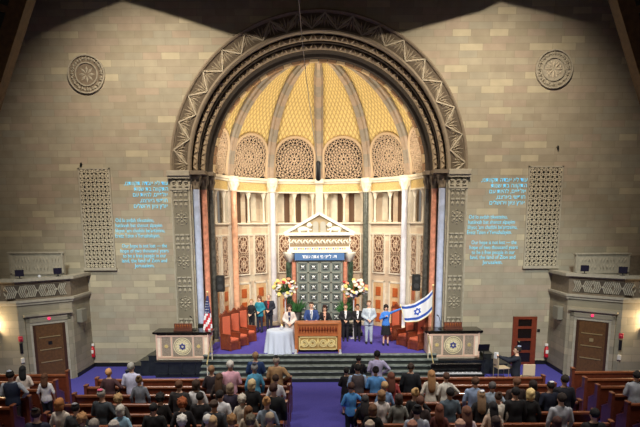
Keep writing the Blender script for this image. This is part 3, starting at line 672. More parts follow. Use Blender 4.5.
    for k, uu in enumerate((62.5, 25) if s < 0 else (580.5, 618)):
        tt = along(uu, s); p = P2 + D * tt + nd * -.02
        t = thing('monitor', 'small black monitor on the balcony ledge, %s side, %s' % (sn, 'end next to the wall grille' if k == 0 else 'end farther from the grille'), 'monitor', (s * p.x, p.y, ZP), group=None)
        t.rotation_euler.z = -s * .5
        b = MB().box(-.14, .14, -.02, .02, .08, .3, bev=.006); b.build('screen', mat('dark_screen', (26, 22, 44), .25), t)
        MB().box(-.02, .02, -.01, .01, .01, .1).box(-.08, .08, -.05, .05, 0, .012).build('foot', m_black, t)
    tt = along(44 if s < 0 else 600, s); p = P2 + D * tt
    if s < 0: tag(MB().lathe([(.0, 0), (.05, 0), (.06, .04), (.03, .09), (0, .1)], n=12).build('desk_lamp', m_white, None, (s * p.x, p.y, ZP)), 'tiny white domed lamp on the balcony ledge between the two monitors', 'lamp')
    # door in the bay
    ta, tb = (along(64.6, s), along(32, s)) if s < 0 else (along(577, s), along(609.5, s))
    zt = 2.13; dn = MB(Mm @ Matrix.Translation((0, 0, 0)))
    d = bpy.data.objects.new('door_' + ('1' if s < 0 else '2'), None); COL.objects.link(d); d['kind'] = 'structure'; d.matrix_world = Matrix.Translation((s * (P2 + D * (ta + tb) / 2).x, (P2 + D * (ta + tb) / 2).y, 0))
    Mi = d.matrix_world.inverted() @ Mm
    MB(Mi).box(ta, tb, -.03, .0, 0, zt).build('door_leaf', m_doorw, d)
    b = MB(Mi); b.box(ta - .09, ta, -.06, 0, 0, zt + .02); b.box(tb, tb + .09, -.06, 0, 0, zt + .02); b.box(ta - .09, tb + .09, -.06, 0, zt, zt + .1); b.box(ta + .0, ta + .1, -.045, -.03, 0, zt, k=1); b.box(tb - .1, tb, -.045, -.03, 0, zt, k=1)
    b.build('door_frame', [m_stone, mat('dark_door_stile', (66, 42, 28), .4)], d)
    b = MB(Mi); b.box(ta - .22, ta - .09, -.09, 0, 0, zt + .32); b.box(tb + .09, tb + .22, -.09, 0, 0, zt + .32); b.box(ta - .22, tb + .22, -.09, 0, zt + .1, zt + .32); b.box(ta - .28, tb + .28, -.17, 0, zt + .32, zt + .4, bev=.01); b.build('stone_surround', m_bay, d)
    b = MB(Mi)
    for zz in (.75, 1.2, 1.65): b.box(ta + .2, tb - .2, -.05, -.03, zz, zz + .03)
    b.build('rail_strip', m_brass, d)
    MB(Mi).box((ta + tb) / 2 - .07, (ta + tb) / 2 + .07, -.04, -.03, 1.38, 1.5).build('plate', m_brass if s > 0 else m_black, d)
    c = (ta + tb) / 2
    def bayobj(mb, mtl, name, label, cat):
        o = mb.mesh(name, mtl); ob = put(name, o); ob.matrix_world = Matrix(); tag(ob, label, cat); return ob
    bayobj(MB(Mm).cyl((c, -.09, zt + .2), (c, -.13, zt + .2), .05, n=16), mat('red_glow', (255, 60, 110), .3, emit=.9), 'indicator_light', 'small glowing red light over the brown corner door, %s side' % sn, 'light')
    xa = tb + .42
    t = thing('fire_alarm', 'red fire alarm with dark box by the corner door, %s side' % sn, 'alarm'); t.matrix_world = Matrix.Translation((0, 0, 0))
    MB(Mm).box(xa - .07, xa + .07, -.06, 0, 1.62, 1.8, bev=.01).ball((xa, -.07, 1.71), (.045, .03, .045), 10, 6).build('strobe', mat('alarm_red', (190, 56, 70), .4), t)
    MB(Mm).box(xa - .05, xa + .05, -.04, 0, 1.2, 1.56).build('box', m_black, t)
    MB(Mm).box(xa - .06, xa + .06, -.06, 0, .86, 1.04, bev=.01).build('switch_plate', mat('offwhite_plastic', (216, 210, 200), .5), t)
    # wall box on the short face and fire extinguisher on the front wall
    b = MB(MXs); b.box(P2.x - .2, P2.x, 22.7, 23.2, 2.0, 2.5, bev=.02); o = b.build('wall_speaker', mat('grey_metal_box', (128, 124, 112), .6)); tag(o, 'pale grey box mounted on the narrow wall beside the corner door, %s side' % sn, 'speaker')
    X, Z = at_y(93.3 if s < 0 else 545.8, 350, YW)
    t = thing('fire_extinguisher', 'red and white fire extinguisher hanging on the wall, %s side' % sn, 'extinguisher', (X, YW - .1, Z - .28))
    MB().lathe([(.0, 0), (.09, .01), (.095, .06), (.095, .34), (.06, .42), (.02, .44), (.02, .48)], n=14).build('cylinder', mat('extinguisher_red', (196, 30, 44), .3), t)
    MB().box(-.07, .07, -.11, -.08, .18, .32).box(-.08, .08, -.03, .03, .46, .56, bev=.01).build('label_and_valve', mat('white_label', (236, 230, 226), .5), t)
    # skirting
    b = MB(MXs); b.box(P1.x - .03, P1.x, P2.y, P1.y, 0, .14); b.box(4.4, P1.x, YW - .03, YW, 0, .16); struct(b.build('baseboard_' + lr, m_black))
    # wall lamp beyond the bay
    t = thing('wall_sconce', 'glowing bowl sconce on the flat wall at the frame edge, %s side' % sn, 'sconce', (s * 11.28, 20.88, 2.0))
    q = MB(); q.lathe([(.03, -.12), (.1, -.08), (.15, .02), (.16, .06), (.14, .06), (.08, -.04), (0, -.05)], n=16); q.build('bowl', m_brass, t)
    MB().box(-.05, .05, 0, .12, -.1, .02).build('bracket', m_brass, t)
    MB().ball((0, 0, .03), (.08, .08, .05), 12, 6).build('bulb', mat('warm_bulb', (255, 214, 150), .5, emit=6), t)
    # timber truss at the upper corner
    def PX(u, v, Y): x, z = at_y(u, v, Y); return (x, z)
    t = thing('roof_truss', 'dark brown timber roof truss with coffers at the upper corner, %s side' % sn, 'truss', (s * 12, 21, 11))
    Yt = 21.0
    A = [PX(27, -60, Yt), PX(-8, 108, Yt)] if s < 0 else [PX(612, -20, Yt), PX(648, 102, Yt)]
    Mi = Matrix.Translation((-s * 12, -21, -11))
    if s < 0: A = [PX(27 + 14, -44, Yt), PX(-9, 113, Yt)]
    else: A = [PX(617 - 13, -44, Yt), PX(651, 113, Yt)]
    o_ = s * .55
    b = MB(Mi); b.prism([A[0], A[1], (A[1][0] + o_, A[1][1]), (A[0][0] + o_, A[0][1])], Yt, Yt + .5); b.build('rafter', m_truss, t)
    b = MB(Mi); b.prism([(A[0][0] + s * .5, A[0][1]), (A[1][0] + s * .5, A[1][1]), (A[1][0] + s * 3.2, A[1][1]), (A[0][0] + s * 2.2, A[0][1])], Yt + .2, Yt + .3); b.build('coffer_board', m_truss2, t)
    b = MB(Mi)
    for k in range(5):
        f = .16 + k * .2; x = A[0][0] + (A[1][0] - A[0][0]) * f; z = A[0][1] + (A[1][1] - A[0][1]) * f; b.prism([(x + s * .4, z), (x + s * 3, z + .9), (x + s * 3, z + 1.12), (x + s * .4, z + .22)], Yt + .02, Yt + .4)
    b.build('cross_rib', m_truss, t)
# mahogany side door on the front wall
X0, _ = at_y(511.5, 345, YW); X1, _ = at_y(535, 345, YW); zt = at_y(523, 316.5, YW)[1]
d = bpy.data.objects.new('door_3', None); COL.objects.link(d); d['kind'] = 'structure'; d.location = ((X0 + X1) / 2, YW, 0); w2 = (X1 - X0) / 2
b = MB(); b.box(-w2, -w2 + .2, -.08, 0, 0, zt); b.box(w2 - .2, w2, -.08, 0, 0, zt); b.box(-w2, w2, -.09, 0, zt - .1, zt); 
for k in range(4): b.box(-w2 + .2, w2 - .2, -.07, 0, k * zt / 4, k * zt / 4 + .1)
b.build('door_frame', m_mahog, d)
MB().box(-w2 + .19, w2 - .19, -.04, -.01, .1, zt - .1).build('door_glass', mat('dark_glass', (30, 24, 22), .15), d)
MB().cyl((-w2 + .26, -.06, .95), (-w2 + .26, -.12, .95), .03).build('door_handle', m_brass, d)
for u, v, k in ((538.5, 330.5, 'beside the mahogany door'), (481, 331.5, 'between the lectern table and the mahogany door')):
    X, Z = at_y(u, v, YW)
    tag(MB().cyl((0, 0, 0), (0, -.05, 0), .045, n=14).box(-.06, .06, -.01, 0, -.06, .06).build('wall_socket', m_black, None, (X, YW, Z)), 'small dark wall fitting ' + k, 'fitting')
for u, v, s in ((81.2, 164.5, -1), (557.6, 147.5, 1)):
    X, Z = at_y(u, v, YW); tag(MB().box(-.02, .02, -.08, 0, -.09, .06).box(-.04, .04, -.03, 0, -.02, .04).build('wall_hook', m_black, None, (X, YW, Z)), 'tiny dark hook on the upper wall above the grille, %s side' % side_name(s), 'hook')
# ================================================================ LECTERN TABLES, PLATFORMS
m_lf = mat('pale_pink_stone_frame', (244, 226, 206), .5, var=.08); m_lf2 = mat('grey_brown_mosaic', (158, 142, 126), .5, var=.3, scale=40)
PZ = .62
def lectern_table(s):
    X = at_y(182.5 if s < 0 else 453, 345, 22.5)[0]
    t = thing('lectern_table', 'stone-fronted table with dark top and star-in-circle mosaic, %s side' % side_name(s), 'table', (X, 22.5, PZ))
    w2 = .98; H = .98
    MB().box(-w2, w2, 0, .75, 0, H).build('body', m_lf, t)
    b = MB(); b.box(-w2 - .1, w2 + .1, -.1, .85, H, H + .07, bev=.015); b.box(-w2 - .02, w2 + .02, -.03, .8, H - .05, H, k=0); b.build('dark_top', m_blackg, t)
    b = MB(); b.box(-w2 + .22, -.44, -.015, 0, .14, H - .12); b.box(.44, w2 - .22, -.015, 0, .14, H - .12); b.box(-.36, .36, -.015, 0, .12, H - .1); b.build('mosaic_field', m_lf2, t)
    b = MB()
    for x in (-w2 + .16, -.42, .38, w2 - .22): b.box(x, x + .05, -.035, 0, .06, H - .06)
    for z in (.05, H - .12): b.box(-w2 + .02, w2 - .02, -.03, 0, z, z + .06)
    b.box(-w2, -w2 + .05, -.04, 0, 0, H); b.box(w2 - .05, w2, -.04, 0, 0, H); b.build('pink_border', mat('pink_marble_border', (232, 194, 174), .5), t)
    for x in (-.6, .6): b = MB(); leafring(b, x, .5, .0, .09, 8, .05, .03, -.015); b.build('small_rosette', mat('pale_gold_mosaic', (226, 206, 150), .4, .2), t)
    b = MB()
    for r in (.32, .26): 
        for i in range(28):
            a0, a1 = 2 * pi * i / 28, 2 * pi * (i + 1) / 28; b.bar((r * cos(a0), -.015, .5 + r * sin(a0)), (r * cos(a1), -.015, .5 + r * sin(a1)), .03, .015)
    b.cyl((0, -.015, .5), (0, -.022, .5), .23, n=28); leafring(b, 0, .5, .14, .25, 12, .07, .03, -.02)
    b.build('ring_pattern', mat('cream_gold_mosaic', (238, 224, 184), .5), t)
    b = MB()
    for k in (0, 1):
        P = [(.12 * sin(2 * pi * i / 3 + k * pi), .5 + .12 * cos(2 * pi * i / 3 + k * pi)) for i in range(3)]
        for i in range(3): p, q = P[i], P[(i + 1) % 3]; b.bar((p[0], -.035, p[1]), (q[0], -.035, q[1]), .025, .014)
    b.build('star', mat('star_blue', (72, 84, 170), .4), t)
    return X, H
for s in (-1, 1):
    X, H = lectern_table(s); sn = side_name(s); zt = PZ + H + .07; MXs = Matrix.Scale(s, 4, (1, 0, 0))
    b = MB(MXs); b.box(4.36, 6.1, 22.2, YW, 0, PZ); b.box(4.36, 6.12, 22.16, 22.3, PZ - .06, PZ); b.box(4.4, 6.0, 22.17, 22.2, .1, .16)
    for x in (4.6, 5.1, 5.6): b.box(x, x + .04, 22.17, 22.2, .05, PZ - .06)
    o = b.build('lectern_platform', m_blackm); tag(o, 'black marble platform carrying the lectern table, %s side' % sn, 'platform')
    t = thing('side_stairs', 'black marble steps climbing sideways to the lectern platform, %s side' % sn, 'stairs', (s * 6.1, 23, 0)); Mi = Matrix.Translation((-s * 6.1, -23, 0)) @ MXs
    for k in range(4):
        x0 = 6.1 + k * .3; z1 = PZ + .16 - k * .19 if k else PZ + .16
        MB(Mi).box(x0 + .005, x0 + .3, 22.5, YW - .04, 0, max(.12, z1 - .04)).box(x0 + .005, x0 + .32, 22.48, YW - .04, max(.12, z1 - .04), max(.16, z1)).build('step', m_blackm, t)
    # book rest and microphones
    xb = X + (-.02 if s < 0 else .05)
    t = thing('book_rest', 'carved brown wooden book rest on the dark tabletop, %s side' % sn, 'book rest', (xb, 22.85, zt))
    MB().box(-.34, .34, -.14, .14, 0, .05).box(-.34, .34, -.02, .02, .05, .26, bev=.01).build('board', mat('carved_brown_box', (104, 58, 44), .5, var=.3, scale=30), t)
    b = MB(); 
    for i in range(7): b.leaf((-.28 + i * .09, -.02, .08), (-.28 + i * .09, -.02, .24), .06, .03)
    b.build('carving', m_lectw, t)
    t = thing('gooseneck_microphone', 'thin black gooseneck microphone on the lectern tabletop, %s side' % sn, 'microphone', (X + .42 * -s - .02, 22.8, zt))
    MB().tube([(0, 0, 0), (0, 0, .25), (-.03, 0, .42), (-.09, -.02, .5)], .01, 6).build('neck', m_black, t); MB().caps((-.09, -.02, .5), (-.13, -.03, .54), .022).build('head', m_black, t); MB().cyl((0, 0, 0), (0, 0, .02), .07).build('base', m_black, t)
    # sloping stair rail
    t = thing('stair_rail', 'slim pale stone and brass rail sloping down beside the bimah steps, %s side' % sn, 'rail', (s * 4.0, 22, 0)); Mi = Matrix.Translation((-s * 4.0, -22, 0)) @ MXs
    MB(Mi).tube([(4.0, 22.6, 1.5), (4.0, 22.4, 1.5), (4.0, 21.3, .75), (4.0, 21.25, .65)], .022, 8).build('handrail', m_brass, t)
    for y, z0, z1 in ((22.35, 0, 1.48), (21.3, 0, .74)): MB(Mi).cyl((4.0, y, z0), (4.0, y, z1), .022).build('post', m_cream, t)
# ================================================================ ARK
AY = 27.2; AZ = 1.25
b = MB(); 
for k in range(3): b.box(-1.85 + k * .12, 1.85 - k * .12, AY - 1.0 + k * .25, AY + 1.2, BZ + k * .147, BZ + .147 * (k + 1))
tag(b.build('ark_steps', m_blackm), 'low black marble steps at the foot of the ark', 'steps')
ark = thing('holy_ark', 'marble ark with bronze doors, carved pediment and blue Hebrew frieze', 'ark', (0, AY, AZ))
def A_(): return MB(Matrix.Translation((0, 0, 0)))
zz = lambda v: at_y(320, v, AY)[1] - AZ
hw = at_y(352.6, 250, AY)[0] - .06; m_ark = mat('white_ark_stone', (230, 226, 212), .55, var=.06)
MB().box(-1.42, 1.42, .1, .5, 0, zz(250)).build('back_wall', m_cream, ark)
for s in (-1, 1):
    for x, r, m_ in ((1.36, .115, m_green), (1.12, .1, m_red)):
        MB().cyl((s * x, -.02, .1), (s * x, -.02, zz(262)), r, n=16).build('column', m_, ark)
        MB().lathe([(r * 1.4, 0), (r * 1.4, .06), (r * 1.1, .1)], c=(s * x, -.02, 0), n=14).build('column_base', m_cream, ark)
    MB().loft([(s * 1.3, -.02, zz(262), .16, .14), (s * 1.3, -.02, zz(254), .28, .2), (s * 1.3, -.02, zz(252), .3, .22)], n=4).build('capital', m_ark, ark)
MB().box(-hw, hw, -.2, .4, zz(252.5), zz(249.5)).box(-hw + .06, hw - .06, -.14, .4, zz(249.5), zz(235)).box(-hw - .12, hw + .12, -.28, .45, zz(235.5), zz(233.5), bev=.01).build('entablature', m_ark, ark)
b = A_(); 
for i in range(22):
    x = -1.3 + i * 2.6 / 21; z0 = (zz(246) + zz(237)) / 2; g = 1 if i % 2 else -1
    b.leaf((x - .07, -.14, z0 - .13 * g), (x + .07, -.14, z0 + .13 * g), .09, .07); b.leaf((x, -.14, z0), (x + .06, -.14, z0 - .12 * g), .06, .05); b.ball((x + .04, -.15, z0 + .04 * g), .035, 6, 4)
b.build('scroll_frieze', m_ark, ark)
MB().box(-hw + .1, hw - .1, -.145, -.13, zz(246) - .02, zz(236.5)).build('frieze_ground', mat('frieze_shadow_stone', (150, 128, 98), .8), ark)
b = A_()
for i in range(23): x = -1.1 + i * .1; b.box(x - .035, x + .035, -.155, -.14, zz(250.2), zz(247.6), k=i % 3)
b.build('mosaic_band', [mat('tile_pink', (214, 146, 130), .4), mat('tile_gold', (222, 184, 110), .4), mat('tile_blue', (120, 130, 176), .4)], ark)
zb = zz(234); za = zz(213.5)
b = A_(); b.prism([(-hw - .1, zb), (hw + .1, zb), (0, za)], -.14, .3); b.build('pediment', mat('pediment_ground', (176, 156, 122), .7), ark)
b = A_()
for s in (-1, 1): b.bar((s * (hw + .14), -.14, zb + .03), (0, -.14, za), .11, .14)
b.bar((-hw - .12, -.14, zb + .03), (hw + .12, -.14, zb + .03), .08, .12); b.build('raking_cornice', m_ark, ark)
b = A_(); 
for s in (-1, 1):
    b = A_(); b.prism([(s * .16 + .12, zb + .08), (s * .16 + .12, zb + .42)] + [(s * .16 + .12 * cos(pi * i / 8), zb + .42 + .12 * sin(pi * i / 8)) for i in range(1, 8)] + [(s * .16 - .12, zb + .42), (s * .16 - .12, zb + .08)], -.2, -.14); b.build('tablet', mat('grey_tablets', (168, 164, 150), .6), ark)
for s in (-1, 1):   # lions in relief facing the tablets
    b = A_()
    b.ball((s * .72, -.17, zb + .22), (.26, .07, .11), 12, 8); b.ball((s * .44, -.19, zb + .38), (.11, .08, .12), 10, 8); b.ball((s * .35, -.2, zb + .38), (.05, .05, .045), 8, 6)
    b.caps((s * .55, -.17, zb + .22), (s * .36, -.17, zb + .18), .04); b.caps((s * .5, -.17, zb + .2), (s * .47, -.17, zb + .09), .04); b.caps((s * .9, -.17, zb + .18), (s * .84, -.17, zb + .08), .045)
    b.tube([(s * .97, -.16, zb + .24), (s * 1.1, -.16, zb + .2), (s * 1.18, -.16, zb + .12)], .025)
    b.build('lion_relief', m_ark, ark)
MB().box(-1.08, 1.08, -.2, -.0, zz(260), zz(252.8)).build('blue_sign', mat('sign_blue', (70, 108, 160), .5), ark)
me = text_mesh("דע לפני מי אתה עומד"[::-1], 1.0, .003, .012); xs = [p.co.x for p in me.vertices]; k = 1.5 / (max(xs) - min(xs)); zc = (zz(260) + zz(252.8)) / 2
for p in me.vertices: x, y, z = p.co; p.co = ((x - min(xs)) * k - .75, -z - .204, (y - .33) * k * 1.2 + zc)
me.materials.clear(); me.materials.append(mat('sign_letter_white', (236, 240, 244), .5, emit=.2)); put('hebrew_letters', me, ark)
m_eb = mat('ark_door_bronze', (118, 128, 124), .45, .25, var=.15, scale=10)
ztop = zz(261.5)
for s in (-1, 1):
    dd = MB().box(min(.01 * s, .98 * s), max(.01 * s, .98 * s), -.1, .0, .02, ztop).build('ark_door', m_eb, ark)
    fr = MB(); n = 6; hh = ztop / n
    for j in range(n + 1): z = .02 + j * (ztop - .06) / n; fr.box(min(.02 * s, .97 * s), max(.02 * s, .97 * s), -.125, -.1, z - .02, z + .035)
    for x in (.03, .5, .97): fr.box(s * x - .035, s * x + .035, -.125, -.1, .02, ztop)
    fr.build('door_rails', mat('pale_bronze_rail', (158, 162, 152), .4, .4), dd)
    for j in range(n):
        for x in (.265, .735):
            z = .04 + (j + .5) * (ztop - .06) / n
            q = MB(); q.box(s * x - .13, s * x + .13, -.115, -.1, z - .13, z + .13, k=0); q.ball((s * x, -.12, z), (.075, .03, .075), 8, 5, k=1); 
            for i in range(4): a = i * pi / 2 + pi / 4; q.leaf((s * x + .04 * cos(a), -.12, z + .04 * sin(a)), (s * x + .14 * cos(a), -.12, z + .14 * sin(a)), .05, .02, k=1)
            q.build('boss_panel', [mat('boss_dark', (66, 72, 72), .4, .3), m_silver], dd)
# ================================================================ BIMAH FURNITURE
# central lectern with gold fretwork
LX0, LX1 = at_y(294.6, 337, 22.75)[0], at_y(341.3, 337, 22.75)[0]
lc = (LX0 + LX1) / 2; lw = (LX1 - LX0) / 2
t = thing('central_lectern', 'broad orange-brown wooden lectern with gold fretwork front', 'lectern', (lc, 22.8, BZ)); LH = at_y(318, 323, 22.8)[1] - BZ
MB().box(-lw + .04, lw - .04, 0, .6, .08, LH - .04).build('body', m_lectw, t)
b = MB(); b.box(-lw, -lw + .12, -.06, .08, 0, LH); b.box(lw - .12, lw, -.06, .08, 0, LH); b.box(-lw, lw, -.04, .62, LH - .06, LH, bev=.01); b.box(-lw, lw, -.05, .06, LH * .56, LH * .6); b.build('frame', mat('lectern_frame_wood', (184, 112, 66), .4, var=.1), t)
b = MB(); 
for i in range(14):
    x = -lw + .2 + i * (2 * lw - .4) / 13; b.leaf((x, 0, LH * .64), (x, 0, LH * .9), .09, .05); b.bar((x - .04, -.0, LH * .78), (x + .04, 0, LH * .78), .03, .04)
b.build('carved_rail', m_mahog, t)
MB().box(-lw + .14, lw - .14, -.02, 0, .1, LH * .54).build('fret_ground', mat('fret_ground', (168, 138, 80), .6), t)
b = MB(); fw = lw - .17
b.box(-fw, fw, -.045, -.02, .1, .135); b.box(-fw, fw, -.045, -.02, LH * .54 - .035, LH * .54); b.box(-fw, -fw + .03, -.045, -.02, .1, LH * .54); b.box(fw - .03, fw, -.045, -.02, .1, LH * .54)
zc = (.1 + LH * .54) / 2
for s in (-1, 1):
    for cx in (.2, .5): 
        for r in (.13, .07):
            for i in range(14):
                a0, a1 = 2 * pi * i / 14, 2 * pi * (i + 1) / 14; b.bar((s * cx + r * cos(a0), -.02, zc + r * sin(a0)), (s * cx + r * cos(a1), -.02, zc + r * sin(a1)), .045, .03)
    for k in range(5): b.leaf((s * .35, -.02, zc - .18 + k * .09), (s * (.2 + .08 * k), -.02, zc + .16 - .05 * k), .08, .04); b.leaf((s * .66, -.02, zc + .15 - k * .07), (s * (.5 + .04 * k), -.02, zc - .16 + .03 * k), .08, .04)
b.leaf((0, -.02, zc - .2), (0, -.02, zc + .22), .1, .05); b.build('gold_fretwork', m_goldleaf, t)
for s in (-1, 1):
    o = MB().box(-.04, .04, -.04, .04, 0, .16, bev=.01).box(-.055, .055, -.055, .055, 0, .03).build('floor_light', m_white, None, (lc + s * (lw - .05), 22.52, BZ)); tag(o, 'small white block on the bimah edge at the lectern corner nearer the %s' % ('candle table' if s < 0 else 'Israeli flag'), 'block')
# white-clothed round table with candle
X, _ = at_y(280.3, 340, 22.75); R_ = .5; H = .85
t = thing('round_table', 'small round table under a white floor-length cloth', 'table', (X - .02, 22.95, BZ)); MB().cyl((0, 0, 0), (0, 0, H - .03), .05).cyl((0, 0, 0), (0, 0, .03), .25).build('pedestal', m_black, t); MB().cyl((0, 0, H - .03), (0, 0, H - .005), R_ - .03, n=24).build('tabletop', m_lectw, t)
n = 72; vs = [(0, 0, H)]; fs = []; rings = [(.3, H), (R_ - .02, H), (R_, H - .02)] + [(R_ + .01 + .008 * k, H - .02 - k * .082) for k in range(1, 11)]
for r, z in rings:
    for i in range(n):
        a = 2 * pi * i / n; k = max(0, (H - .05 - z)) * .07; rr = r + k * (sin(a * 13) + .4 * sin(a * 7 + 1)); vs.append((rr * cos(a), rr * sin(a), z))
fs = [(0, 1 + i, 1 + (i + 1) % n) for i in range(n)]
for j in range(len(rings) - 1):
    for i in range(n): fs.append((1 + j * n + i, 1 + (j + 1) * n + i, 1 + (j + 1) * n + (i + 1) % n, 1 + j * n + (i + 1) % n))
cl = MB().add(vs, fs, smooth=True).build('tablecloth', mat('white_cloth', (206, 216, 236), .9), None, (X - .02, 22.95, BZ)); tag(cl, 'white pleated cloth draped over the small round table', 'tablecloth')
cd = thing('candle', 'white jar candle standing on the white tablecloth', 'candle', (X + .05, 22.95, BZ + H)); MB().lathe([(0, 0), (.06, 0), (.06, .13), (.05, .14), (0, .13)], n=14).build('jar', m_white, cd)
MB().lathe([(0, .14), (.012, .15), (.015, .17), (0, .2)], n=8).build('flame', mat('candle_flame', (255, 210, 130), .5, emit=4), cd)
# flower arrangements
rng = random.Random(3)
def flowers(u, v, Y, where):
    X, Z = at_y(u, v, Y); t = thing('flower_arrangement', 'tall stand of pale blossoms ' + where, 'flowers', (X, Y, BZ)); h = Z - BZ
    MB().lathe([(.18, 0), (.18, .03), (.03, .06), (.025, h - .45), (.06, h - .35), (.16, h - .22), (.17, h - .2), (.0, h - .22)], n=14).build('stand', m_white, t)
    b = MB()
    for i in range(60):
        a = rng.uniform(0, 2 * pi); r = rng.uniform(.2, .55); z = h + rng.uniform(-.3, .3); b.leaf((0, 0, h - .15), (r * cos(a), r * .8 * sin(a), z), .09, .02, nrm=(cos(a + 1.5), sin(a + 1.5), .3))
    b.build('leaves', mat('leaf_green', (64, 96, 46), .7, var=.3), t)
    cs = [m_white, mat('yellow_petal', (238, 220, 130), .7), mat('cream_petal', (246, 238, 214), .7), mat('red_petal', (176, 46, 50), .7), mat('peach_petal', (230, 150, 110), .7)]
    proto = []
    for c in range(5):
        q = MB(); q.ball((0, 0, 0), .045, 8, 6)
        for i in range(6): a = i * pi / 3; q.ball((.045 * cos(a), .045 * sin(a), .01), (.04, .04, .018), 6, 4)
        proto.append(q.mesh('blossom', cs[c]))
    for i in range(62):
        a = rng.uniform(0, 2 * pi); z = rng.uniform(-.34, .34); r = .52 * sqrt(max(.05, 1 - (z / .4) ** 2)) * rng.uniform(.6, 1.05)
        o = put('blossom', proto[rng.choice((0, 0, 1, 1, 2, 2, 2, 0, 4) if z < .18 else (0, 1, 2, 3, 4))], t, (r * cos(a), r * .75 * sin(a), h + z)); o.rotation_euler = (rng.uniform(.3, 1.3), 0, rng.uniform(-1, 1)); o.scale = (1.15,) * 3
flowers(285, 287.5, 25.6, 'beside the ark and the person in floral jacket')
flowers(353.8, 288.5, 25.6, 'beside the ark and the dark green column')
def fern(u, v, Y, where):
    X, Z = at_y(u, v, Y); t = thing('potted_fern', 'bushy green fern ' + where, 'plant', (X, Y, BZ)); h = Z - BZ
    MB().lathe([(.0, 0), (.14, 0), (.2, max(.1, h - .3)), (.18, max(.1, h - .3)), (0, max(.1, h - .34))], n=14).build('pot', m_black, t); b = MB()
    for i in range(90):
        a = rng.uniform(0, 2 * pi); r = rng.uniform(.15, .5); b.leaf((0, 0, h - .3), (r * cos(a), r * .7 * sin(a), h + rng.uniform(-.25, .3)), .08, .02, nrm=(cos(a + 1.5), sin(a + 1.5), .3))
    b.build('fronds', mat('fern_green', (58, 112, 58), .7, var=.3), t)
fern(297, 305, 26.0, 'at the foot of the ark, candle table side'); fern(344.5, 305.5, 26.0, 'at the foot of the ark, Israeli flag side')
# high-backed chairs
def chair_meshes():
    P = {}
    b = MB(); b.box(-.3, .3, -.28, .3, .36, .5, bev=.04); P['seat_cushion'] = (b.mesh('seat', m_chairf))
    b = MB(); b.box(-.25, .25, .24, .3, .55, 1.42, bev=.02); P['back_cushion'] = b.mesh('back_cushion', m_chairf)
    b = MB(); b.box(-.34, -.25, .25, .37, 0, 1.45, bev=.01); b.box(.25, .34, .25, .37, 0, 1.45, bev=.01); b.box(-.3, .3, .3, .36, .4, 1.45)
    b.prism([(-.34, 1.42), (.34, 1.42), (.32, 1.5), (.12, 1.56), (0, 1.68), (-.12, 1.56), (-.32, 1.5)], .25, .37)
    for s in (-1, 1): b.lathe([(.03, 0), (.05, .03), (.02, .07), (.035, .1), (0, .16)], c=(s * .3, .31, 1.45), n=10)
    P['back_frame'] = b.mesh('back_frame', m_chairw)
    b = MB(); b.box(-.34, .34, -.3, .3, .26, .37, bev=.01); b.box(-.32, .32, -.29, -.26, .02, .3); P['seat_frame'] = b.mesh('seat_frame', m_chairw)
    for nm, s in (('arm', -1), ('arm', 1)):
        b = MB(); b.box(s * .33 - .04, s * .33 + .04, -.34, .28, .66, .72, bev=.015); b.box(s * .33 - .03, s * .33 + .03, -.3, .28, .05, .68); 
        for i in range(4): b.leaf((s * .365, -.2 + i * .13, .15), (s * .365, -.2 + i * .13, .6), .1, .03, nrm=(s, 0, 0))
        P['arm' + str(s)] = b.mesh('arm', m_chairw)
    for s in (-1, 1): b = MB(); b.box(s * .3 - .05, s * .3 + .05, -.33, -.23, 0, .3, bev=.01); P['leg' + str(s)] = b.mesh('leg', m_chairw)
    return P
CM = chair_meshes(); names = {'arm-1': 'arm', 'arm1': 'arm', 'leg-1': 'leg', 'leg1': 'leg'}
proto = None
for (x, y, rz, lb) in ((-3.45, 23.4, -.95, 'foremost by the American flag'), (-3.22, 24.2, -.85, 'middle of the three on the American flag side'), (-3.0, 25.05, -.75, 'rearmost, beside the person in black'),
                       (3.75, 23.3, .95, 'foremost below the Israeli flag'), (3.42, 24.1, .85, 'second, under the hanging Israeli flag'), (3.0, 25.3, .7, 'rearmost, behind the person in blue')):
    lab = 'carved high-backed chair with orange-red upholstery, ' + lb
    if proto is None:
        proto = thing('high_backed_chair', lab, 'chair', (x, y, BZ), rz, 'high-backed orange-red bimah chairs')
        for k_, m_ in CM.items(): put(names.get(k_, k_), m_, proto)
        c = proto
    else: c = dup(proto, (x, y, BZ), rz, lab)
    c.scale = (.8, .8, .9)
    # chair fronts look along local -y; turn them toward the lectern
    c.rotation_euler.z = radians(52) if x < 0 else radians(-52)
# loudspeakers on the apse piers
for u, v, s in ((220.5, 283.5, -1), (416.2, 282.5, 1)):
    X, Z = at_y(u, v, 24.9)
    t = thing('loudspeaker', 'black box loudspeaker mounted high beside the apse columns, %s side' % side_name(s), 'speaker', (X, 24.9, Z - .33))
    MB().box(-.16, .16, -.1, .15, 0, .66, bev=.02).build('cabinet', m_black, t); MB().cyl((0, -.1, .2), (0, -.115, .2), .11).cyl((0, -.1, .5), (0, -.115, .5), .07).build('cone', mat('speaker_cone', (40, 40, 42), .6), t); MB().box(-.03, .03, .1, .45, .28, .34).build('bracket', m_black, t)
for u, v, s in ((219, 322, -1),):
    X, Y = at_z(u, 330, BZ); t = thing('floor_speaker', 'black floor speaker behind the American flag', 'speaker', (X, 24.2, BZ)); MB().box(-.2, .2, -.15, .15, 0, .9, bev=.02).build('cabinet', m_black, t)
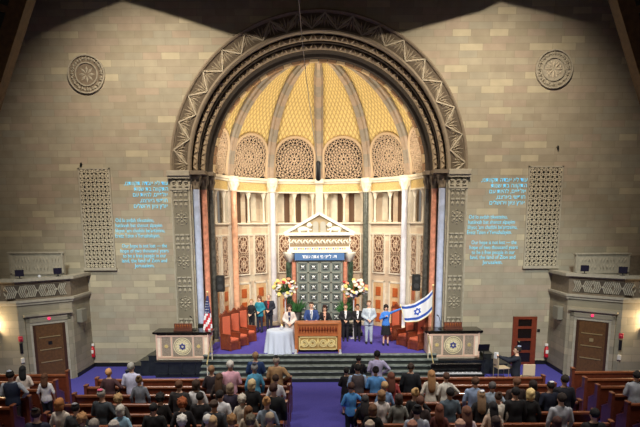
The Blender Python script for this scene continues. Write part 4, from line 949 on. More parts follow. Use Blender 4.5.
# pendant on its slanted cable
X, Z = at_y(318.3, 181, 24.6); X2, Z2 = at_y(317.7, 160.5, 24.6)
t = thing('hanging_pendant', 'slim black tubular pendant hanging before the golden dome', 'pendant', (X, 24.6, Z)); L_ = Z2 - Z
MB().lathe([(0, 0), (.06, .02), (.1, .06), (.1, L_ - .12), (.085, L_ - .06), (.05, L_ - .02), (0, L_)], n=14).build('tube', m_black, t)
MB().lathe([(.09, L_ * .5), (.095, L_ * .52), (.09, L_ * .54)], n=14).build('collar', m_black, t)
pts = []
for u, v, Y in ((296.5, -30, 19.0), (298.8, 0, 19.8), (301, 28, 20.8), (304, 57, 22.0), (308, 92, 23.0), (313, 130, 24.0), (317.6, 161, 24.6)):
    x, z = at_y(u, v, Y); pts.append((x, Y, z))
o = MB().tube(pts, .012, 6).build('suspension_cable', mat('pale_cable', (190, 184, 170), .5)); tag(o, 'thin pale cable slanting down from the ceiling to the pendant', 'cable')
# flags
def star_pts(): return None
t = thing('israeli_flag', 'white flag with blue stripes and star, spread out by the person in blue', 'flag')
FY = 22.9
def c3(u, v, Y): x, z = at_y(u, v, Y); return Vector((x, Y, z))
TL, TR_, BL, BR = c3(400.5, 304.5, 23.0), c3(432.5, 289.5, 22.7), c3(404.5, 321.5, 23.0), c3(433.5, 310.5, 22.7)
def FP(a, h):   # a along the length, h down
    p = TL.lerp(TR_, a).lerp(BL.lerp(BR, a), h); sag = .2 * sin(pi * a) * (1 - .1 * h)
    return p + Vector((0, -.06 * sin(a * 9 + h * 2) - .03 * sin(a * 17), -sag))
nx, ny = 36, 22; vs = []; fs = []; mi = []
for side in (0, 1):
    for j in range(ny + 1):
        for i in range(nx + 1): vs.append(tuple(FP(i / nx, j / ny) + Vector((0, .006 * side, 0))))
N1 = (nx + 1) * (ny + 1)
b = MB()
for side in (0, 1):
    for j in range(ny):
        for i in range(nx):
            a = side * N1 + j * (nx + 1) + i; fs.append((a, a + 1, a + nx + 2, a + nx + 1)); mi.append(1 if j in (2, 3, 4, 17, 18, 19) else 0)
b.v = vs; b.f = fs; b.mi = mi; b.sm = [True] * len(fs)
b.build('cloth', [mat('flag_white', (232, 232, 236), .8), mat('flag_blue', (44, 84, 180), .8)], t)
b = MB(); 
for k in (0, 1):
    Q = [(.5 + .115 * sin(2 * pi * i / 3 + k * pi), .5 - .19 * cos(2 * pi * i / 3 + k * pi)) for i in range(3)]
    for i in range(3):
        (a0, h0), (a1, h1) = Q[i], Q[(i + 1) % 3]
        for g in range(4): b.bar(FP(a0 + (a1 - a0) * g / 4, h0 + (h1 - h0) * g / 4) + Vector((0, -.006, 0)), FP(a0 + (a1 - a0) * (g + 1) / 4, h0 + (h1 - h0) * (g + 1) / 4) + Vector((0, -.006, 0)), .035, .005)
b.build('star', _M['flag_blue'], t)
b = MB(); b.tube([FP(0, h / 8) for h in range(9)] + [FP(a / 14, 1) for a in range(1, 15)], .014, 6); b.build('gold_fringe', m_goldleaf, t)
t = thing('flagpole', 'tall flagpole beside the lectern table holding the Israeli flag', 'pole', (TR_.x + .03, 22.75, BZ))
MB().cyl((0, 0, 0), (.0, -.0, TR_.z - BZ + .12), .02).build('pole', m_brass, t); MB().lathe([(.0, 0), (.16, 0), (.15, .04), (.04, .09), (.03, .2)], n=14).build('base', m_brass, t); MB().ball((0, 0, TR_.z - BZ + .15), .04).build('finial', m_goldleaf, t)
# American flag, furled on its pole
X, Z1 = at_y(208, 296, 22.9); 
t = thing('american_flag', 'furled red, white and blue striped flag hanging on its pole', 'flag', (X, 22.9, BZ)); 
H0 = at_y(208, 343, 22.9)[1] - BZ; H1 = Z1 - BZ
n = 48; m_ = 22; vs = []; fs = []; mi = []
for j in range(m_ + 1):
    f = j / m_; z = H1 + (H0 - H1) * f; r = .04 + .11 * min(1, f * 1.6) - .03 * max(0, f - .7)
    for i in range(n): a = 2 * pi * i / n; rr = r * (1 + .22 * sin(a * 7 + f * 2)); vs.append((-.02 + rr * cos(a) - .06 * f, rr * .7 * sin(a), z))
for j in range(m_):
    for i in range(n):
        fs.append((j * n + i, j * n + (i + 1) % n, (j + 1) * n + (i + 1) % n, (j + 1) * n + i)); st = (i / n * 6 + j * .42); mi.append(2 if j < 8 and (i % n) > n * .25 else int(st) % 2)
b = MB(); b.v = vs; b.f = fs; b.mi = mi; b.sm = [True] * len(fs); b.build('cloth', [mat('us_red', (196, 44, 56), .8), _M['flag_white'], mat('us_blue', (50, 58, 104), .8)], t)
b = MB()
for j in range(5):
    for i in range(5):
        a = pi + .35 + i * .35; z = H1 - .2 - j * .1; f = (H1 - z) / (H1 - H0); r = (.04 + .11 * min(1, f * 1.6)) * 1.25; b.ball((-.02 + r * cos(a), r * .7 * sin(a), z), (.014, .008, .014), 5, 4)
b.build('stars', _M['flag_white'], t)
p = thing('flagpole', 'slim brass pole carrying the American flag', 'pole', (X - .02, 22.9, BZ)); MB().cyl((0, 0, 0), (0, 0, H1 + .12), .016).build('pole', m_brass, p); MB().lathe([(0, 0), (.15, 0), (.14, .04), (.03, .1)], n=14).build('base', m_brass, p); MB().ball((0, 0, H1 + .15), .035).build('finial', m_goldleaf, p)
# ================================================================ PEWS
def pew(xa, xb, y, lab, grp, z=1.04, panel=False):
    L_ = xb - xa; t = thing('pew', lab, 'pew', ((xa + xb) / 2, y, 0), group=grp); h = L_ / 2
    MB().box(-h + .05, h - .05, -.02, .03, .1, z - .07).build('backrest', m_wood, t)
    MB().box(-h + .05, h - .05, -.05, .05, z - .07, z, bev=.012).build('top_rail', m_wood2, t)
    if not panel:
        MB().box(-h + .05, h - .05, .03, .42, .4, .45, bev=.01).build('seat', m_wood, t)
        MB().box(-h + .3, h - .3, -.12, -.1, .6, .74).box(-h + .3, h - .3, -.12, -.02, .58, .6).build('book_rack', m_wood, t)
    for s in (-1, 1):
        x = s * (h - .03); b = MB(Matrix.Rotation(0, 4, 'Z'))
        poly = [(-.1, 0), (.44, 0), (.44, .55), (.34, .66), (.1, .74), (.08, z + .03), (-.1, z + .03)] if not panel else [(-.08, 0), (.08, 0), (.08, z + .1), (-.08, z + .1)]
        vs = [(x + dx, yy, zz_) for dx in (-.04, .04) for yy, zz_ in poly]; n = len(poly)
        b.add(vs, [tuple(range(n)), tuple(range(n, 2 * n))[::-1]] + [(i, (i + 1) % n, n + (i + 1) % n, n + i) for i in range(n)]); e = b.build('end_panel', mat('reddish_pew_end', (104, 52, 38), .35, var=.15, scale=9, coat=.3), t)
        q = MB(); q.box(x - .05, x + .05, -.11, .1, z + .03, z + .065, bev=.01) if not panel else q.box(x - .05, x + .05, -.1, .1, z + .1, z + .13); 
        if not panel: q.bar((x, .08, .76), (x, .44, .58), .1, .025, (0, 0, 1))
        q.build('end_cap', m_wood2, e)
ordn = ['front', 'second', 'third', 'fourth', 'fifth', 'sixth', 'seventh']
MY = [17.9 - .87 * k for k in range(7)]; SY = [17.65 - .855 * k for k in range(6)]
for s in (-1, 1):
    sn = side_name(s)
    for k, y in enumerate(MY):
        xa, xb = sorted((s * .86, s * 6.7)); pew(xa, xb, y, 'dark red wooden pew, %s row of the middle block, %s side of the aisle' % (ordn[k], sn), 'pews of the middle blocks')
    for k, y in enumerate(SY):
        xa, xb = sorted((s * 7.78, s * 12.9)); pew(xa, xb, y, 'dark red wooden pew, %s row of the outer block, %s side' % (ordn[k], sn), 'pews of the outer blocks')
    xa, xb = sorted((s * 7.85, s * 12.9)); pew(xa, xb, 18.72, 'dark wooden front partition before the outer pews, %s side' % sn, 'pew partitions', z=1.0, panel=True)
# musicians' corner near the Israeli flag lectern
def stand(u, v, z, lab):
    X, Y = at_z(u, v, z); t = thing('music_stand', lab, 'music stand', (X, Y, 0)); MB().cyl((0, 0, .1), (0, 0, 1.05), .015).build('pole', m_black, t)
    b = MB(Matrix.Translation((0, 0, 1.15)) @ Matrix.Rotation(.4, 4, 'X')); b.box(-.2, .2, -.01, .01, -.13, .13); b.box(-.2, .2, -.05, 0, -.14, -.12); b.build('desk', m_black, t)
    b = MB(); [b.cyl((0, 0, .18), (.3 * cos(a), .3 * sin(a), .012), .012) for a in (0.3, 2.4, 4.5)]; b.build('tripod', m_black, t); return t
stand(468, 341, 1.25, 'black music stand beside the lectern platform, next to the keyboard'); stand(484, 346, 1.2, 'black music stand beside the beige chair')
def stacking_chair(u, v, lab, col, rz):
    X, Y = at_z(u, v, .46); t = thing('stacking_chair', lab, 'chair', (X, Y, 0), rz); MB().box(-.22, .22, -.22, .22, .42, .48, bev=.02).build('seat', col, t); MB().box(-.2, .2, .2, .24, .55, .95, bev=.018).build('backrest', col, t)
    for x in (-.19, .19):
        for y in (-.19, .21): MB().cyl((x, y, 0), (x, y, .42 if y < 0 else .9), .013).build('leg', m_brass, t)
m_bg = mat('beige_vinyl', (206, 184, 152), .6)
stacking_chair(501.5, 367, 'beige stacking chair with pale seat beside the music stands', m_bg, radians(100))
stacking_chair(527, 377, 'beige stacking chair behind the person in the dark suit', m_bg, radians(175))
X, Y = 3.75, 20.6
t = thing('digital_piano', 'black upright keyboard with white keys below the lectern table', 'piano', (3.75 + .3, 20.75, 0)); 
MB().box(-.85, .85, -.3, .25, .0, .68, bev=.02).box(-.85, .85, .1, .25, .68, .95, bev=.02).build('case', m_blackg, t); MB().box(-.78, .78, -.22, -.02, .685, .71).build('white_keys', m_white, t)
b = MB(); [b.box(-.75 + i * .045, -.73 + i * .045, -.14, -.02, .71, .725) for i in range(34) if i % 7 not in (2, 6)]; b.build('black_keys', m_black, t)
t.location = (at_z(457, 372, .7)[0], at_z(457, 372, .7)[1], 0)
# ================================================================ PEOPLE
# template figures stand 1.72 m tall facing +y; one voxel-merged body per pose, clothing and hair shared as child meshes
POSES = {   # elbow and wrist for the right arm (x>0) and the left arm
    'down':   [((.255, -.02, 1.13), (.245, .07, .89)), ((-.255, -.02, 1.13), (-.245, .07, .89))],
    'clasp':  [((.26, -.01, 1.14), (.07, .21, 1.02)), ((-.26, -.01, 1.14), (-.07, .22, 1.0))],
    'read':   [((.27, .03, 1.15), (.13, .27, 1.2)), ((-.27, .03, 1.15), (-.13, .27, 1.2))],
    'rest':   [((.26, .08, 1.15), (.2, .33, 1.09)), ((-.26, .08, 1.15), (-.2, .33, 1.09))],
    'flag':   [((.26, .06, 1.16), (.05, .21, 1.27)), ((-.40, .1, 1.50), (-.64, .16, 1.60))],
    'play':   [((.24, .2, 1.28), (.1, .42, 1.36)), ((-.18, .26, 1.3), (-.04, .55, 1.42))],
    'akimbo': [((.38, -.06, 1.18), (.22, .1, 1.02)), ((-.26, -.01, 1.14), (-.1, .2, 1.04))],
}
def torso(b, F, g=0.0, z0=.86, z1=1.47):
    sh = .165 if F else .195; 
    R = [(0, 0, .80, .12, .09), (0, 0, .88, .165 if F else .16, .115), (0, 0, .97, .155, .112), (0, 0, 1.07, .128 if F else .148, .1), (0, 0, 1.18, .142 if F else .165, .112), (0, .005, 1.29, .155 if F else .185, .12 if F else .118), (0, 0, 1.37, sh, .1), (0, -.005, 1.42, sh * .82, .08), (0, -.008, 1.455, .09, .065), (0, -.005, 1.48, .062, .058)]
    R = [r for r in R if z0 - .07 <= r[2] <= z1 + .02]
    b.loft([(x, y, z, rx + g, ry + g) for x, y, z, rx, ry in R], 20)
def arms(b, F, pose, g=0.0, frac=1.0):
    sh = .155 if F else .185; k = .88 if F else 1
    for s, (E, W) in zip((1, -1), POSES[pose]):
        S = Vector((s * sh, -.005, 1.385)); E = Vector(E); W = Vector(W)
        b.caps(S, E, .052 * k + g, .041 * k + g, 12)
        if frac > .5: Wf = E.lerp(W, min(1, (frac - .5) * 2)); b.caps(E, Wf, .041 * k + g, (.028 + .012 * (2 - 2 * frac)) * k + g, 12)
def legs(b, F, g=0.0, zb=.07):
    for s in (1, -1):
        b.caps((s * .085, 0, .86), (s * .09, .01, .49), .085 + g, .056 + g, 12); b.caps((s * .09, .01, .49), (s * .095, -.015, zb), .056 + g, .037 + g, 12)
def hand(b, E, W, s):
    E = Vector(E); W = Vector(W); d = (W - E).normalized(); up = Vector((0, 0, 1)) if abs(d.z) < .8 else Vector((0, 1, 0)); sd = d.cross(up).normalized(); nn = sd.cross(d).normalized()
    c = W + d * .05; M0 = b.M
    b.caps(W, W + d * .075, .024, .03, 8); b.caps(W + sd * .015 + d * .02, W + sd * .02 + d * .075, .017, .015, 8); b.caps(W - sd * .015 + d * .02, W - sd * .02 + d * .075, .017, .015, 8)
    for i, ln in enumerate((.068, .078, .073, .056)):
        o = W + d * .07 + sd * (-.027 + i * .018); m_ = o + d * ln * .55 - nn * .008; e = m_ + (d * .7 - nn * .7).normalized() * ln * .45; b.caps(o, m_, .0088, .008, 6); b.caps(m_, e, .008, .0065, 6)
    th = -1 if s > 0 else 1; o = W + d * .02 + sd * .022 * th; m_ = o + (d * .6 + sd * .8 * th).normalized() * .035; b.caps(o, m_, .011, .01, 6); b.caps(m_, m_ + (d * .95 + sd * .1 * th).normalized() * .03, .0095, .008, 6)
def head(b):
    b.caps((0, -.012, 1.42), (0, .0, 1.53), .056, .052, 12)
    b.ball((0, -.012, 1.635), (.077, .094, .09), 20, 14); b.ball((0, .02, 1.57), (.058, .068, .068), 16, 10); b.ball((0, .045, 1.525), (.032, .034, .026), 10, 6)
    b.leaf((0, .075, 1.64), (0, .09, 1.575), .035, .035, nrm=(0, 1, -.1)); b.ball((0, .095, 1.588), (.016, .018, .013), 8, 6)
    for s in (-1, 1): b.ball((s * .078, -.01, 1.6), (.011, .022, .032), 8, 6)
m_eye = mat('eye_dark', (34, 26, 24), .3); m_lip = mat('lip_tone', (164, 84, 78), .6)
SK = {'light': mat('skin_light', (226, 182, 156), .6), 'mid': mat('skin_mid', (200, 152, 122), .6), 'brown': mat('skin_brown', (138, 92, 68), .6)}
_body = {}
def bighead(me, all_=False):
    for v in me.vertices:
        c = v.co
        if abs(c.x) > .2 or (c.y > .16 and not all_): continue
        f = max(0, min(1, (c.z - 1.46) / .06)) if not all_ else 1
        v.co = (c.x * (1 + .13 * f), c.y * (1 + .13 * f), c.z + (c.z - 1.5) * .13 * f if c.z > 1.5 else c.z)
def body_mesh(F, pose):
    if (F, pose) in _body: return _body[F, pose]
    b = MB(); torso(b, F); arms(b, F, pose); legs(b, F); head(b)
    for s in (1, -1): b.caps((s * .095, -.02, .045), (s * .1, .13, .03), .04, .028, 10)
    me = remesh(b, .0165)
    me.materials.append(SK['light']); me.materials.append(m_eye); me.materials.append(m_lip)
    q = MB()
    for s, (E, W) in zip((1, -1), POSES[pose]): hand(q, E, W, s)
    for s in (-1, 1): q.ball((s * .03, .078, 1.622), (.013, .008, .008), 8, 6, k=1); q.leaf((s * .012, .084, 1.643), (s * .05, .074, 1.643), .008, .006, nrm=(0, 1, 0), k=1)
    q.ball((0, .084, 1.556), (.022, .007, .008), 8, 5, k=2)
    bm = bmesh.new(); bm.from_mesh(me); qm = q.mesh('q', [SK['light'], m_eye, m_lip]); bm.from_mesh(qm); bm.to_mesh(me); bm.free(); me.polygons.foreach_set('use_smooth', [True] * len(me.polygons))
    bighead(me); _body[F, pose] = me; return me
_cl = {}
def cloth_mesh(kind, F, pose):
    key = (kind, F, pose if kind in ('top', 'jacket', 'tee', 'vest', 'cardigan') else '')
    if key in _cl: return _cl[key]
    b = MB()
    if kind == 'top': torso(b, F, .018, .84, 1.46); arms(b, F, pose, .013, .97); b.loft([(0, 0, .82, .178, .132), (0, 0, .95, .17, .13)], 20)
    elif kind == 'tee': torso(b, F, .018, .84, 1.46); arms(b, F, pose, .016, .42)
    elif kind == 'vest': torso(b, F, .03, .84, 1.45)
    elif kind in ('jacket', 'cardigan'):
        torso(b, F, .03, .84, 1.455); arms(b, F, pose, .021, .97); b.loft([(0, 0, .76, .2, .148), (0, 0, .9, .195, .145), (0, 0, 1.0, .178, .138)], 20)
        if kind == 'cardigan': b.loft([(0, 0, .6, .2, .15), (0, 0, .8, .2, .15)], 20)
    elif kind == 'trousers': legs(b, F, .016, .1); b.loft([(0, 0, .82, .165, .115), (0, 0, .9, .172, .125), (0, 0, 1.0, .166, .12)], 18)
    elif kind == 'skirt': b.loft([(0, .0, .45, .22, .18), (0, 0, .7, .2, .16), (0, 0, .88, .18, .13), (0, 0, 1.0, .16, .12)], 20)
    elif kind == 'dress': b.loft([(0, .0, .28, .25, .2), (0, 0, .7, .21, .17), (0, 0, .88, .185, .135), (0, 0, 1.02, .15, .12)], 20)
    me = remesh(b, .0185)
    if kind in ('top', 'jacket', 'cardigan', 'tee', 'skirt', 'dress', 'trousers', 'vest'):
        for v in me.vertices:
            c = v.co; nzv = noise.noise(Vector((c.x * 9, c.y * 9, c.z * 5))) * .009 + noise.noise(Vector((c.x * 22, c.y * 22, c.z * 14 + 7))) * .003
            if kind in ('skirt', 'dress'): nzv += .012 * sin(atan2(c.y, c.x) * 9) * max(0, min(1, (1.0 - c.z) * 2))
            v.co = c + v.normal * nzv
    me.materials.append(m_black); _cl[key] = me; return me
_hair = {}
def hair_mesh(kind):
    if kind in _hair: return _hair[kind]
    b = MB()
    def fn(amt, low):
        def f(d):
            x, y, z = d; k = 1.0 + amt * noise.noise(Vector((x * 4, y * 4, z * 4)))
            face = y > .30 and z < .42; below = z < low and y > -.2
            if face or below or z < low - .35: return .86
            return k
        return f
    C = (0, -.018, 1.64)
    if kind in ('short', 'bald', 'fringe'):
        f0 = fn(.08, -.25); f = (lambda d: (.86 if d[2] > .35 else f0(d))) if kind == 'bald' else f0; b.ball(C, (.089, .105, .105), 28, 20, fn=f)
    elif kind == 'curly': b.ball(C, (.103, .12, .122), 30, 22, fn=lambda d: fn(.3, -.45)(d) * (1 + .05 * noise.noise(Vector(d) * 9)))
    elif kind == 'bun': b.ball(C, (.09, .106, .106), 28, 20, fn=fn(.06, -.3)); b.ball((0, -.1, 1.73), (.045, .045, .042), 12, 8, fn=lambda d: 1 + .12 * noise.noise(Vector(d) * 4))
    elif kind == 'bob':
        b.ball(C, (.1, .114, .112), 28, 20, fn=fn(.12, -.6)); b.loft([(0, -.055, 1.5, .088, .055), (0, -.05, 1.56, .1, .07), (0, -.03, 1.66, .096, .075)], 18)
    elif kind in ('long', 'verylong'):
        b.ball(C, (.096, .112, .11), 28, 20, fn=fn(.1, -.6)); zl = 1.3 if kind == 'long' else 1.16
        b.loft([(0, -.1, zl, .05, .02), (.01, -.105, zl + .06, .085, .035), (0, -.1, zl + .14, .1, .045), (0, -.085, 1.5, .1, .058), (0, -.05, 1.6, .1, .07), (0, -.03, 1.68, .088, .07)], 20)
    elif kind == 'ponytail':
        b.ball(C, (.09, .106, .106), 28, 20, fn=fn(.06, -.3)); b.tube([(0, -.1, 1.68), (0, -.15, 1.64), (0, -.15, 1.52), (0, -.13, 1.4)], [.02, .035, .032, .012], 10)
    me = b.mesh('hair_' + kind, [m_black])
    for v in me.vertices:
        c = v.co
        if (c - Vector(C)).length > .088: v.co = c + Vector((noise.noise(c * 30), noise.noise(c * 30 + Vector((5, 0, 0))), 0)) * (.006 if kind != 'curly' else .012)
    bighead(me, True); _hair[kind] = me; return me
_kip = MB().ball((0, -.055, 1.722), (.062, .062, .035), 18, 8, fn=lambda d: 1 if d[2] > -.1 else .7).mesh('kippah', [m_black]); bighead(_kip, True)
_shoe = MB()
for s in (1, -1): _shoe.caps((s * .095, -.025, .048), (s * .1, .125, .036), .046, .036, 12); _shoe.box(s * .1 - .04, s * .1 + .04, -.07, .16, 0, .02, bev=.008)
_shoe = _shoe.mesh('shoes', [m_black])
_cm = {}
def cmat(c, rough=.85):
    if isinstance(c, bpy.types.Material): return c
    k = 'cloth_%d_%d_%d' % c
    return mat(k, c, rough, var=.1, scale=14)
def slot(o, m_): o.material_slots[0].link = 'OBJECT'; o.material_slots[0].material = m_
def person(x, y, z, rz, h, F, pose, hair, hc, top, tc, bot, bc, label, skin='light', kip=None, group=None, inner=None, tie=None, shoes=True):
    bo = put('person', body_mesh(F, pose), None, (x, y, z), rz); k = h / 1.745; bo.scale = (k * .97 if F else k, k, k); slot(bo, SK[skin]); tag(bo, label, 'person', group)
    def ch(nm, me, c): o = put(nm, me, bo); slot(o, cmat(c)); return o
    if hair: ch('hair', hair_mesh(hair), hc)
    if top == 'vest': ch('shirt', cloth_mesh('top', F, pose), inner or (200, 210, 230)); ch('vest', cloth_mesh('vest', F, pose), tc)
    else: ch({'top': 'shirt', 'tee': 'tee_shirt', 'jacket': 'jacket', 'cardigan': 'cardigan'}[top], cloth_mesh(top, F, pose), tc)
    if bot: ch(bot, cloth_mesh(bot, F, pose), bc)
    if shoes: ch('shoes', _shoe, (24, 22, 24))
    if kip: ch('kippah', _kip, kip)
    if inner and top != 'vest':
        q = MB(); yy = .15; w_ = .05
        q.add([(-w_, .118, 1.45), (w_, .118, 1.45), (w_ * 1.1, .155, 1.32), (.02, .165, 1.1), (-.02, .165, 1.1), (-w_ * 1.1, .155, 1.32), (-w_, .06, 1.46), (w_, .06, 1.46)], [(0, 1, 2, 3, 4, 5), (6, 7, 1, 0)], smooth=False)
        ch('shirt_front', q.mesh('shirt_front', [m_black]), inner)
        if tie: ch('tie', MB().add([(-.016, .16, 1.43), (.016, .16, 1.43), (.022, .172, 1.15), (0, .172, 1.1), (-.022, .172, 1.15)], [(0, 1, 2, 3, 4)]).mesh('tie', [m_black]), tie)
    return bo
def y_from_head(v, h, base, u=320):   # ground distance at which a head top of height h shows at pixel (u,v)
    return at_z(u, v, base + h)
# ---- on the bimah, facing the congregation
def bim(u, vhead, vfeet, F, pose, hair, hc, top, tc, bot, bc, label, h=None, Y=None, drz=0, **kw):
    if Y is None: _, Y = at_z(u, vfeet, BZ)
    X = at_y(u, vhead + 10, Y)[0]
    if h is None: h = at_y(u, vhead, Y)[1] - BZ
    return person(X, Y, BZ, pi + drz, h, F, pose, hair, hc, top, tc, bot, bc, label, **kw)
G1 = (20, 20, 24)
bim(251.5, 299.5, 333.5, True, 'clasp', 'short', (150, 118, 78), 'top', G1, 'trousers', G1, 'person in all black with short fair hair standing beside the high-backed chairs', drz=-.3)
bim(259.5, 296, 332, True, 'clasp', 'bob', (120, 70, 44), 'jacket', (36, 128, 150), 'trousers', (40, 44, 62), 'person in a teal jacket and dark trousers standing by the high-backed chairs', drz=-.25)
bim(269, 294.5, 331, False, 'clasp', 'bald', (150, 140, 130), 'jacket', (46, 48, 62), 'trousers', (42, 44, 56), 'balding person in a dark suit beside the one in teal', drz=-.2, inner=(170, 60, 60))
bim(289.5, 304.5, 0, True, 'clasp', 'long', (58, 36, 26), 'cardigan', (222, 210, 204), 'dress', (226, 198, 200), 'person in white floral jacket over a navy top beside the central lectern', Y=23.7, h=1.7, inner=(34, 38, 78))
bim(311.5, 302.5, 0, False, 'rest', 'short', (60, 44, 34), 'jacket', (48, 74, 134), 'trousers', (40, 60, 110), 'bearded person in a blue suit and pale tie standing at the central lectern', Y=24.0, inner=(220, 226, 236), tie=(170, 180, 190))
bim(324.8, 305.5, 0, True, 'rest', 'long', (54, 28, 24), 'jacket', (26, 24, 30), 'trousers', G1, 'person with long dark hair in black standing at the central lectern', Y=24.0, inner=(222, 172, 150))
bim(345.5, 304.5, 341, False, 'clasp', 'short', (66, 46, 36), 'jacket', (28, 28, 34), 'trousers', (24, 24, 30), 'person in a dark suit with white tie standing next to the lectern', inner=(236, 236, 238), tie=(226, 226, 230))
bim(357.5, 304.5, 341, False, 'clasp', 'short', (30, 22, 20), 'jacket', (24, 22, 26), 'trousers', (22, 22, 26), 'person in a black suit and white shirt between the dark suit and the pale suit', skin='mid', inner=(232, 236, 240))
bim(369, 301, 343.5, False, 'clasp', 'short', (110, 82, 60), 'jacket', (176, 188, 200), 'trousers', (172, 184, 198), 'bearded person in a pale grey suit next to the person with the flag', inner=(206, 214, 222))
bim(386, 305, 345, True, 'flag', 'bob', (40, 28, 24), 'top', (62, 124, 210), 'skirt', (20, 20, 24), 'person in bright blue top and black skirt stretching out the Israeli flag', drz=0)
# ---- the musician by the mahogany door
X, Y = at_z(517, 348.5, 1.66)
mu = person(X, Y, 0, radians(80), 1.72, False, 'play', 'short', (44, 34, 30), 'jacket', (26, 30, 44), 'trousers', (24, 26, 36), 'person in a dark suit by the mahogany door holding out a white booklet', kip=(150, 160, 190))
R_ = Matrix.Rotation(radians(80), 4, 'Z'); hp = R_ @ Vector((.03, .68, 1.42))
b = MB(Matrix.Rotation(.5, 4, 'Z')); b.box(-.02, .0, -.11, .0, -.1, .1); b.add([(0, 0, -.1), (.08, -.1, -.1), (.08, -.1, .1), (0, 0, .1), (.004, .004, -.1), (.084, -.096, -.1), (.084, -.096, .1), (.004, .004, .1)], [(0, 1, 2, 3), (7, 6, 5, 4), (0, 4, 5, 1), (3, 2, 6, 7), (1, 5, 6, 2)])
tag(b.build('booklet', mat('booklet_white', (232, 232, 234), .7), None, (X + hp.x, Y + hp.y, hp.z)), 'small white open booklet held out by the person in the dark suit', 'booklet')
